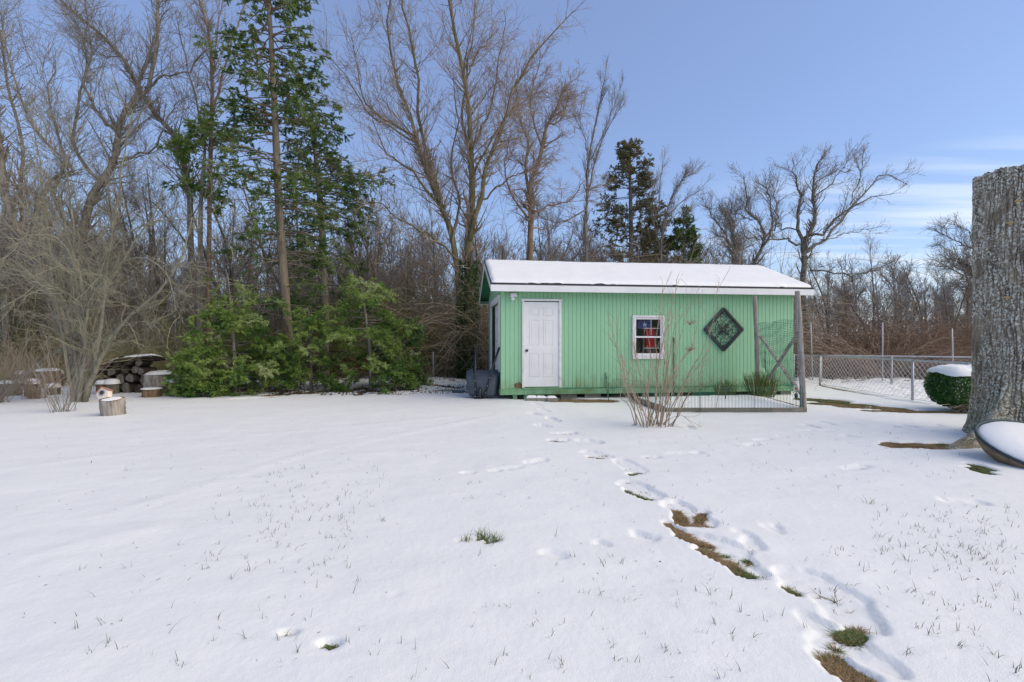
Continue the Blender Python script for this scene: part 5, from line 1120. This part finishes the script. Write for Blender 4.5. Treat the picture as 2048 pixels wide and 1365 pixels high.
bare_tree('oak_tree', 'dark oak with long crooked limbs rising over the right end of the shed',
    [([(1608,780),(1606,600),(1605,520),(1610,480),(1621,460),(1632,415),(1622,380),(1628,350),(1650,300),(1655,270)][0:9],.24,.04),
     ([(1606,500,.1),(1597,455,.2),(1596,420,.3),(1600,395,.3),(1596,370,.4),(1585,345,.4),(1583,315,.5)],.14,.02),
     ([(1612,470),(1640,470,-.3),(1660,450,-.5),(1690,425,-.7),(1730,400,-.9),(1790,385,-1)],.11,.015),
     ([(1612,505),(1640,490,.3),(1665,462,.6),(1720,395,1),(1765,350,1.2),(1812,370,1.3)],.12,.015),
     ([(1600,490,-.1),(1570,480,-.3),(1530,480,-.5),(1500,465,-.6)],.09,.015),([(1598,455,.2),(1570,455,.4),(1550,440,.5),(1540,430,.5)],.06,.012),
     ([(1624,390),(1640,360,.3),(1670,345,.4),(1700,340,.5)],.06,.012),([(1622,400),(1660,370,-.3),(1690,330,-.5),(1698,310,-.6)],.05,.01),([(1700,410,.8),(1720,350,1),(1725,320,1)],.04,.01),
     ([(1620,540),(1660,545,-.3),(1710,550,-.5),(1750,540,-.7),(1790,538,-.8)],.07,.012),([(1640,480,.3),(1700,465,.4),(1740,455,.5)],.04,.01)],
    25, M['bark'], M['twig'], n1=110, n2=900, n3=3000, L1=(.6,2.0), L2=(.35,1.0), tsz=.0062, seed=13, wob=.06, wig=.16, ang=(20,50), up=.08)
bare_tree('crooked_tree', 'crooked dark tree leaning between the cedar and the oak',
    [([(1500,780),(1508,600),(1512,530),(1530,480),(1520,445),(1500,430),(1492,395),(1488,350)],.15,.02),([(1528,490),(1545,450,.2),(1540,400,.3),(1532,370,.3)],.09,.015),([(1535,470),(1555,440,-.2),(1550,400,-.2),(1545,370,-.3)],.06,.015),([(1505,440),(1480,430,.3),(1465,410,.4)],.05,.012),([(1520,480),(1480,475,-.3),(1460,480,-.4)],.05,.012)],
    26, M['bark'], M['twig'], n1=70, n2=650, n3=2100, L1=(.6,1.8), tsz=.006, seed=14, wob=.06, wig=.15)
bare_tree('thicket_tree', 'low dark tangled tree between the two green cedars and the crooked tree',
    [([(1455,780),(1462,560),(1470,500),(1462,450),(1452,430)],.16,.03),([(1470,500),(1440,460,.3),(1418,420,.4),(1415,410,.4)],.07,.012),([(1468,520),(1450,480,-.2),(1430,470,-.3)],.06,.012)],
    26, M['bark'], M['twig'], n1=60, n2=700, n3=2400, L1=(.6,1.6), tsz=.006, seed=15, wob=.06, wig=.18)
bare_tree('hidden_tree', 'tree reaching out leftwards from behind the cut trunk',
    [([(1985,780),(1975,600),(1960,560),(1945,540),(1920,520),(1890,522)],.16,.015),([(1965,560),(1950,500,.3),(1930,490,.4),(1905,480,.5),(1890,470,.5)],.08,.012),([(1955,545),(1930,560,-.3),(1900,535,-.4),(1870,535,-.5)],.06,.012),([(1950,500),(1935,460,.2),(1915,455,.3)],.04,.01)],
    24, M['bark'], M['twig'], n1=80, n2=700, n3=2300, L1=(.5,1.6), tsz=.006, seed=16, wob=.05, wig=.16)
# ivy on the spreading tree's trunk
def ivy():
    rg = np.random.default_rng(2); n = 6500; t_ = rg.uniform(0,1,n)**1.1; z = t_*4.2; c = np.array([np.interp(z, [0,2.1,4.3], [P(938,770,17)[0], P(935,640,17)[0], P(937,513,17)[0]]), np.full(n,17.0), z]).T
    a = rg.uniform(0,2*np.pi,n); r = .26+rg.uniform(0,.16,n)*(1-.4*t_); p = c+np.stack([r*np.cos(a), r*np.sin(a), np.zeros(n)],-1)
    D = np.stack([np.cos(a)*.5+rg.normal(0,.5,n), np.sin(a)*.5+rg.normal(0,.5,n), rg.normal(-.3,.4,n)],-1); D /= np.linalg.norm(D,axis=1,keepdims=True); q = np.cross(D, rg.normal(size=(n,3))); q /= np.linalg.norm(q,axis=1,keepdims=True)
    s = rg.uniform(.05,.09,(n,1)); mb = MB(); mb.add(np.stack([p,p+D*s*.5+q*s*.45,p+D*s,p+D*s*.5-q*s*.45],1).reshape(-1,3), np.arange(4*n).reshape(-1,4))
    tag(mb.build('ivy', M['ivy']), 'dark ivy climbing the mossy trunk left of the shed', 'ivy')
ivy()

# ---------------------------------------------------------------- evergreens
def conifer(name, label, trunk, r0, Y, boughs, barkm, leafm, twigs=7, per=26, ln=(.05,.12), w=.012, L=(.25,.7), seed=1, droop=.35, dead=0, tw2=4):
    """trunk: pixel path; boughs: (count, t0, t1, L0, L1, azimuth range or None) sets"""
    rg = np.random.default_rng(seed); tp = [P(p[0],p[1],Y+(p[2] if len(p)>2 else 0)) for p in trunk]; base = tp[0].copy(); off = np.array([base[0],base[1],0])
    e = empty(name, (base[0],base[1],0), label=label, cat='evergreen tree'); c = resample(tp, 40)-off; rad = np.linspace(r0, r0*.22, 40)
    mb = MB(); lathe_noise(mb, list(c[::4])+[c[-1]], [r0, r0*.8, r0*.5, r0*.2], 14, 90, .10, seed)
    allB = []
    for (k, t0, t1, L0, L1, az) in boughs:
        t_ = rg.uniform(t0,t1,k)*39*.999; i = t_.astype(int); f = (t_-i)[:,None]; p = c[i]*(1-f)+c[i+1]*f
        a = np.radians(rg.uniform(az[0],az[1],k)) if az else rg.uniform(0,2*np.pi,k); rel = (t_/39-t0)/(t1-t0)
        Lk = lerp(L0, L1, rel)*rg.uniform(.55,1.15,k); D = np.stack([np.cos(a),np.sin(a),rg.uniform(.0,.35,k)],-1); n = 8; C = np.empty((k,n,3)); C[:,0] = p
        for j in range(1,n):
            D = D+rg.normal(0,.07,(k,3)); D[:,2] -= droop*.25; D /= np.linalg.norm(D,axis=1,keepdims=True); C[:,j] = C[:,j-1]+D*(Lk/(n-1))[:,None]
        allB.append(C)
    B = np.concatenate(allB); Rb = np.linspace(.022,.006,8)[None]*np.ones((len(B),1))*(r0/.14)**.5; mb.tubes(B, Rb, 4)
    if dead:
        k = dead; t_ = rg.uniform(.08,.6,k)*38; i = t_.astype(int); a = rg.uniform(0,2*np.pi,k); D = np.stack([np.cos(a),np.sin(a),rg.uniform(-.1,.5,k)],-1); C = np.empty((k,6,3)); C[:,0] = c[i]; Lk = rg.uniform(.6,2.0,k)
        for j in range(1,6): D = D+rg.normal(0,.15,(k,3)); D[:,2] -= .06; D /= np.linalg.norm(D,axis=1,keepdims=True); C[:,j] = C[:,j-1]+D*(Lk/5)[:,None]
        mb.tubes(C, np.linspace(.016,.004,6)[None]*np.ones((k,1)), 4); D2, RD2 = spawn(C, np.full((k,6),.01), k*6, (.2,.7), (25,60), 4, 0, .15, .2, .5, .003, g=rg); mb.tubes(D2, RD2, 3, cap=False)
    mb.build('trunk', barkm, e, smooth=True)
    cr = MB(); B2, R2 = spawn(B, Rb, len(B)*twigs, L, (25,60), 5, -.05*droop, .08, .28, .5, .003, g=rg, flat=.3, lenfall=.5); cr.tubes(B2, R2, 3, cap=False)
    B3, R3 = spawn(B2, R2, len(B2)*tw2, (L[0]*.4, L[1]*.45), (25,55), 4, -.05*droop, .08, .15, .6, .002, g=rg, flat=.35)
    leaflets(cr, B3, per, ln, w, droop*1.3, (15,55), rg); leaflets(cr, B2[:, 2:], per//2, ln, w, droop, (20,60), rg)
    cr.build('crown', leafm, e)
    return e
ALLR = None
conifer('hemlock_tree', 'tall sparse evergreen with a straight brown trunk reaching above the frame', [(586,775),(575,650),(560,450),(553,300),(545,130),(537,0),(530,-90)], .145, 14.2,
    [(90,.56,.98,1.9,1.0,None),(60,.38,.75,2.0,1.6,None),(34,.16,.42,1.9,1.7,None),(5,.45,.56,2.6,2.2,(160,200)),(7,.18,.42,1.9,1.6,None),(6,.28,.42,2.2,2.2,(-25,25))], M['barkhem'], M['needle'], twigs=6, per=58, tw2=4, ln=(.03,.075), w=.0068, seed=21, droop=.3, dead=34, L=(.2,.6))
conifer('hemlock_tree', 'shorter evergreen with a hidden trunk right of the tall one', [(650,775),(648,560),(640,400),(630,300),(622,200)], .15, 16.4,
    [(100,.33,.98,2.3,.8,None),(34,.12,.36,2.0,2.0,None),(12,.45,.62,2.6,2.4,(-30,30)),(6,.3,.5,2.0,1.8,None)], M['bark'], M['needle'], twigs=6, per=58, tw2=4, ln=(.03,.075), w=.0068, seed=22, droop=.3, dead=14)
conifer('hemlock_tree', 'yellowish green evergreen crown floating at the left of the tall trunk', [(398,775),(400,560),(402,400),(410,300),(408,235)], .09, 15.6,
    [(26,.72,.99,1.25,.6,None),(14,.5,.75,1.3,1.1,None)], M['bark'], M['needle2'], twigs=8, per=58, tw2=4, ln=(.03,.075), w=.0068, seed=23, droop=.3, dead=10, L=(.2,.55))
conifer('young_hemlock', 'feathery young evergreen at the left end of the low row', [(470,792),(468,700),(462,620),(455,545)], .05, 12.9,
    [(26,.03,.32,1.5,1.35,None),(26,.32,.66,1.15,.85,None),(20,.66,.99,.7,.2,None)], M['bark'], M['needle2'], twigs=9, per=30, tw2=4, ln=(.04,.09), w=.007, seed=24, droop=.28, L=(.2,.55))
conifer('young_hemlock', 'low wide evergreen bush spreading over the snow at the far left of the row', [(410,792),(408,760),(405,715),(402,690)], .04, 12.5,
    [(40,.05,.9,.95,.5,None)], M['bark'], M['needle2'], twigs=9, per=30, tw2=4, ln=(.04,.09), w=.007, seed=25, droop=.3, L=(.2,.5))
conifer('young_hemlock', 'short evergreen in the middle of the row, at the foot of the tall trunk', [(622,785),(622,720),(620,660),(616,615)], .05, 13.4,
    [(22,.03,.5,1.25,1.0,None),(22,.5,.99,.8,.2,None)], M['bark'], M['needle2'], twigs=9, per=30, tw2=4, ln=(.04,.09), w=.007, seed=26, droop=.28, L=(.2,.5))
conifer('young_hemlock', 'broad evergreen with a pale green top at the right of the row', [(742,780),(740,700),(730,620),(725,560)], .06, 13.6,
    [(26,.03,.4,1.35,1.3,None),(28,.4,.75,1.25,1.0,None),(24,.75,.99,.95,.4,None)], M['bark'], M['needle2'], twigs=9, per=30, tw2=4, ln=(.04,.09), w=.007, seed=27, droop=.28, L=(.2,.55))
conifer('young_hemlock', 'dark low evergreen nearest the wire fence at the right end of the row', [(800,778),(802,740),(805,690),(808,640)], .05, 14.6,
    [(34,.05,.98,1.2,.45,None)], M['bark'], M['needle'], twigs=9, per=12, tw2=4, seed=28, droop=.3, L=(.2,.5))
conifer('young_hemlock', 'dark green bush filling the gap behind the tall brown trunk', [(555,780),(555,700),(556,640),(556,590)], .05, 14.9,
    [(40,.05,.98,1.5,.7,None)], M['bark'], M['needle'], twigs=9, per=11, tw2=4, seed=29, droop=.3, L=(.2,.5))
conifer('cedar_tree', 'dark conical cedar rising behind the middle of the shed roof', [(1262,780),(1262,600),(1262,450),(1260,350),(1262,280)], .16, 25,
    [(85,.28,.72,2.3,1.5,None),(50,.72,.99,1.3,.25,None)], M['bark'], M['cedar'], twigs=9, per=26, tw2=4, ln=(.05,.10), w=.011, seed=30, droop=-.15, L=(.25,.6))
conifer('cedar_tree', 'lower dense green cedar right of the conical one', [(1372,780),(1370,600),(1368,500),(1366,425)], .12, 25.5,
    [(75,.35,.99,1.15,.25,None)], M['bark'], M['needle'], twigs=9, per=26, tw2=4, ln=(.05,.10), w=.011, seed=31, droop=-.15, L=(.25,.55))
conifer('cedar_tree', 'brownish green cedar behind the conical one', [(1316,780),(1314,600),(1312,500),(1310,400)], .12, 27,
    [(95,.3,.99,1.9,.4,None)], M['bark'], M['cedar'], twigs=9, per=26, tw2=4, ln=(.05,.10), w=.011, seed=32, droop=-.15, L=(.25,.55))
conifer('cedar_tree', 'small green cedar low in the brush behind the far fence', [(1813,760),(1813,735),(1812,700)], .05, 24,
    [(30,.1,.99,.5,.15,None)], M['bark'], M['needle'], twigs=7, per=8, tw2=3, ln=(.06,.12), w=.02, seed=33, droop=0, L=(.15,.35))

# ---------------------------------------------------------------- background wood
def archetype(seed, H, spread, n1, n2, n3, tsz, lean=0):
    rg = np.random.default_rng(seed); mains = []; rad = []
    k = rg.integers(1,4)
    for i in range(k):
        a = rg.uniform(0,6.28); top = np.array([math.cos(a)*spread*.5*(i>0)+lean, math.sin(a)*spread*.5*(i>0), H*rg.uniform(.8,1)]); s0 = np.array([0,0,0 if i == 0 else H*rg.uniform(.05,.3)])
        mid = lerp(s0, top, .5)+rg.normal(0,H*.025,3); mains.append(resample([s0,mid,top],10)); rad.append(np.linspace(H*.011, H*.002, 10))
    A = np.array(mains); Ra = np.array(rad)
    B1,R1 = spawn(A, Ra, n1, (H*.12,H*.32), (22,48), 7, .09, .12, .25, .5, tsz*1.6, g=rg); B2,R2 = spawn(B1,R1,n2,(H*.05,H*.14),(20,50),5,.06,.14,.15,.5,tsz*1.2,g=rg); B3,R3 = spawn(B2,R2,n3,(H*.02,H*.06),(20,55),4,.04,.16,.1,.7,tsz*.9,g=rg)
    tr = MB(); tr.tubes(A,Ra,6); tr.tubes(B1,R1,4); cr = MB(); cr.tubes(B2,R2,3,cap=False); cr.tubes(B3,R3,3,cap=False)
    return tr, cr
rg = np.random.default_rng(31)
protos = []
for i in range(5):
    tr, cr = archetype(100+i, [9,8,10,7.5,9.5][i], [4,3.5,5,4,3][i], 26, 420, 1500, .0062)
    tm = [M['bark'],M['barkgreen'],M['bark'],M['barkred'],M['bark']][i]; cm = [M['twig'],M['twigred'],M['twig'],M['twigred'],M['twig']][i]
    protos.append((tr,cr,tm,cm))
def place_group(spots, label, group):
    for j,(px,Y,s) in enumerate(spots):
        k = j % 5
        if not isinstance(protos[k], bpy.types.Object):
            tr,cr,tm,cm = protos[k]; e = empty('bare_tree', (0,0,0), cat='tree'); tr.build('trunk', tm, e, smooth=True); cr.build('crown', cm, e); protos[k] = e; o = e
        else: o = copy_tree(protos[k])
        x = (px-1024)/F*Y; o.location = (x, Y, -.1-.5*float(sstep(20,24,np.array(Y)))); o.rotation_euler = (0,0,rg.uniform(0,6.28)); o.scale = (s,s,s*rg.uniform(.9,1.1)); tag(o, label, 'tree', group)
place_group([(20,15.6,.8),(72,16.2,.85),(122,17.4,.8),(236,16.6,.7),(300,17.5,.8),(30,18.5,.95),(95,19.5,1.0),(215,18.2,.85),(262,21,1.0),(330,19,.8),(470,20,.95),(505,22,.9),(590,19.5,.8),(690,21,.85),(735,19,.65),(760,23,.9),(815,20,.75),(860,22,.8)], 'bare tree in the brown wood left of the shed, behind the wire fence', 'bare trees of the wood left of the shed')
place_group([(990,20,.75),(1010,23,.8),(1095,22,.8),(1125,25,.85),(1205,24,.75),(1230,21,.6),(1290,23,.6),(1340,22,.5),(1395,25,.6),(1430,23,.55),(1560,27,.75),(1580,24,.6)], 'bare tree showing above the snowy shed roof in the wood behind', 'bare trees of the wood behind the shed')
place_group([(1660,30,.8),(1690,27,.62),(1740,34,.85),(1790,31,.65),(1850,36,.85),(1895,30,.7),(1940,35,.9),(2010,28,.9)], 'grey bare tree beyond the far fence in the wood right of the shed', 'bare trees of the wood right of the shed')
# far wood as one mass
fw = MB(); arch = [archetype(200+i, 10, 4.5, 20, 150, 420, .013) for i in range(4)]
AV = []
for tr,cr in arch:
    m_ = MB(); m_.v = tr.v+cr.v; n0 = tr.n; m_.q = tr.q+[q+n0 for q in cr.q]; m_.t = tr.t+[q+n0 for q in cr.t]; AV.append((np.concatenate(m_.v), np.concatenate(m_.q), np.concatenate(m_.t) if m_.t else None))
for i in range(480):
    px = rg.uniform(-150,2200); Y = rg.uniform(26,42) if px < 1500 else rg.uniform(36,75)
    if px > 1500 and rg.uniform() < .3: Y = rg.uniform(60,90)
    h = rg.uniform(.55,1.0)*(1.0 if px < 1500 else .95)*(.85+Y/200)
    v,q,t_ = AV[i%4]; a = rg.uniform(0,6.28); ca,sa = math.cos(a)*h, math.sin(a)*h
    v2 = np.stack([v[:,0]*ca-v[:,1]*sa, v[:,0]*sa+v[:,1]*ca, v[:,2]*h], -1)+np.array([(px-1024)/F*Y, Y, -.6]); fw.add(v2, q, t_)
tag(fw.build('far_woods', M['wood_far']), 'grey brown leafless woods closing the view behind everything', 'woods', kind='stuff')

# tangled undergrowth
def brush(name, label, spots, m, seed, n=60, r=.005, hh=(1,3), arch_=.12, spread=.5, sub=5):
    rg = np.random.default_rng(seed); mb = MB()
    for (x, y, h, k, s) in spots:
        k = int(k); b0 = np.stack([x+rg.normal(0,s,k), y+rg.normal(0,s*.6,k), np.full(k,-.1-.5*float(sstep(20,24,np.array(y))))], -1); a = rg.uniform(0,2*np.pi,k); D = np.stack([np.cos(a)*spread, np.sin(a)*spread, np.ones(k)],-1); D /= np.linalg.norm(D,axis=1,keepdims=True)
        L_ = h*rg.uniform(.5,1.35,k); N = 8; C = np.empty((k,N,3)); C[:,0] = b0
        for j in range(1,N):
            D = D+rg.normal(0,.16,(k,3)); D[:,2] -= arch_*j/N*2; D /= np.linalg.norm(D,axis=1,keepdims=True); C[:,j] = C[:,j-1]+D*(L_/(N-1))[:,None]
        Rr = np.linspace(r*1.6,r*.7,N)[None]*np.ones((k,1)); mb.tubes(C, Rr, 3, cap=False)
        B2,R2 = spawn(C, Rr, k*sub, (.15*h**.5,.55*h**.5), (20,70), 5, -.02, .22, .1, .6, r*.6, g=rg); mb.tubes(B2,R2,3,cap=False)
    return tag(mb.build(name, m), label, 'undergrowth', kind='stuff')
def spots(px0, px1, y0, y1, n, h0, h1, k, s, seed):
    rg = np.random.default_rng(seed); out = []
    for i in range(n):
        px = rg.uniform(px0,px1); Y = rg.uniform(y0,y1); out.append(((px-1024)/F*Y, Y, rg.uniform(h0,h1), k, s))
    return out
brush('undergrowth', 'olive and brown tangle of stems filling the wood edge left of the shed', spots(-120,960,17.4,23,120,1.8,4.2,60,.55,1)+spots(-120,430,14.5,17,28,1.0,2.4,45,.5,5), M['brush'], 41, r=.0065, sub=7)
brush('distant_brush', 'grey brown scrub filling the foot of the woods far behind', spots(-150,2250,27,44,190,2.2,4.6,34,1.1,9), M['wood_far'], 44, r=.013, sub=5)
brush('sapling_thicket', 'thin grey brown saplings standing close together behind the evergreens', spots(-120,1000,18,25,120,4.0,8.0,14,.8,71)+spots(-100,330,15.5,18,26,3.0,6.0,12,.8,72), M['twig'], 45, r=.0075, sub=12, arch_=.02, spread=.16)
brush('vine_tangle', 'reddish brown tangle of vines behind the shed roof', spots(880,1480,17.5,24,70,3.0,6.0,70,.6,2), M['twigred'], 42, r=.0065, sub=6, arch_=.2)
brush('russet_brush', 'russet brown brush behind the far chain link fence', spots(1560,2150,19.5,26,80,1.6,3.7,70,.6,3)+spots(1580,2150,18,19.5,26,.7,1.6,60,.5,4), M['brushright'], 43, r=.0065, sub=6, arch_=.22)
# leaf litter quads among the left undergrowth and on the ground under evergreens
def litter(n, fx, fy, zf, s, seed):
    rg = np.random.default_rng(seed); x = rg.uniform(*fx,n); y = rg.uniform(*fy,n); z = zf(x,y,rg); p = np.stack([x,y,z],-1); D = rg.normal(size=(n,3)); D /= np.linalg.norm(D,axis=1,keepdims=True); q = np.cross(D, rg.normal(size=(n,3))); q /= np.linalg.norm(q,axis=1,keepdims=True)
    l = rg.uniform(.6,1.4,(n,1))*s; return np.stack([p,p+D*l*.5+q*l*.3,p+D*l,p+D*l*.5-q*l*.3],1).reshape(-1,3)
mb = MB(); v = litter(26000, (-9,0), (12.6,17.5), lambda x,y,g: np.interp(y,[12.6,17.5],[-.03,.06])+g.uniform(0,.02,len(x)), .05, 1); mb.add(v, np.arange(len(v)).reshape(-1,4))
tag(mb.build('leaf_litter', M['leaflitter']), 'brown fallen leaves on the patchy snow under the evergreens', 'leaf litter', kind='stuff')
mb = MB(); v = litter(30000, (-24,-1.2), (17.3,22), lambda x,y,g: g.uniform(0,1,len(x))**1.6*3.2, .07, 2); mb.add(v, np.arange(len(v)).reshape(-1,4))
tag(mb.build('hanging_leaves', M['boxold']), 'scattered yellow green leaves caught in the undergrowth left of the shed', 'leaves', kind='stuff')
mb = MB(); v = litter(16000, (9.5,26), (18.5,25), lambda x,y,g: g.uniform(0,1,len(x))**1.6*2.6-.3, .08, 3); mb.add(v, np.arange(len(v)).reshape(-1,4))
tag(mb.build('dead_leaves', M['barkred']), 'dry reddish leaves clinging in the brush right of the shed', 'leaves', kind='stuff')
# arching pale canes behind the far fence
def canes(name, label, px, pyb, Y, k, H, m, seed, spread=1.0, r=.006, arch_=.25, cat='shrub'):
    rg = np.random.default_rng(seed); b = P(px, pyb, Y); a = rg.uniform(0,2*np.pi,k); D = np.stack([np.cos(a)*spread,np.sin(a)*spread*.6,np.ones(k)],-1)*rg.uniform(.6,1.2,(k,1)); D[:,2] = 1; D /= np.linalg.norm(D,axis=1,keepdims=True)
    L_ = H*rg.uniform(.6,1.2,k); N = 9; C = np.empty((k,N,3)); C[:,0] = rg.normal(0,.08,(k,3))*[1,1,0]
    for j in range(1,N): D = D+rg.normal(0,.06,(k,3)); D[:,2] -= arch_*j/N; D /= np.linalg.norm(D,axis=1,keepdims=True); C[:,j] = C[:,j-1]+D*(L_/(N-1))[:,None]
    mb = MB(); mb.tubes(C, np.linspace(r*1.5,r*.6,N)[None]*np.ones((k,1)), 4); e = empty(name, (b[0],b[1],-.08), label=label, cat=cat); mb.build('canes', m, e, smooth=True)
    c2 = MB(); B2,R2 = spawn(C, np.full((k,N),r), k*5, (.1*H,.3*H), (15,45), 5, 0, .1, .3, .7, r*.5, g=rg); c2.tubes(B2,R2,3,cap=False); c2.build('crown', m, e)
canes('arching_bush', 'pale bush of long arching canes behind the middle steel pole', 1775, 762, 18.3, 60, 2.9, M['twigpale'], 51, spread=1.3)
canes('young_shrub', 'small clump of thin straight stems in the snow left of the lone log round', 122, 832, 9.4, 26, 1.5, M['twig'], 52, spread=.45, r=.0045, arch_=.05)
canes('wild_bush', 'sprawling thin brown bush among the log rounds at the left', 70, 800, 11.6, 70, 1.9, M['twigpale'], 53, spread=.9, r=.0045, arch_=.15)
canes('wild_bush', 'dense brown bush at the left edge in front of the log rounds', -10, 815, 10.8, 70, 1.8, M['twig'], 54, spread=.9, r=.0045, arch_=.12)
canes('dry_weeds', 'dry weeds sticking up along the wire fence near the wheelbarrow', 835, 768, 15.2, 40, .9, M['twigpale'], 55, spread=.8, r=.004, arch_=.15, cat='weeds')
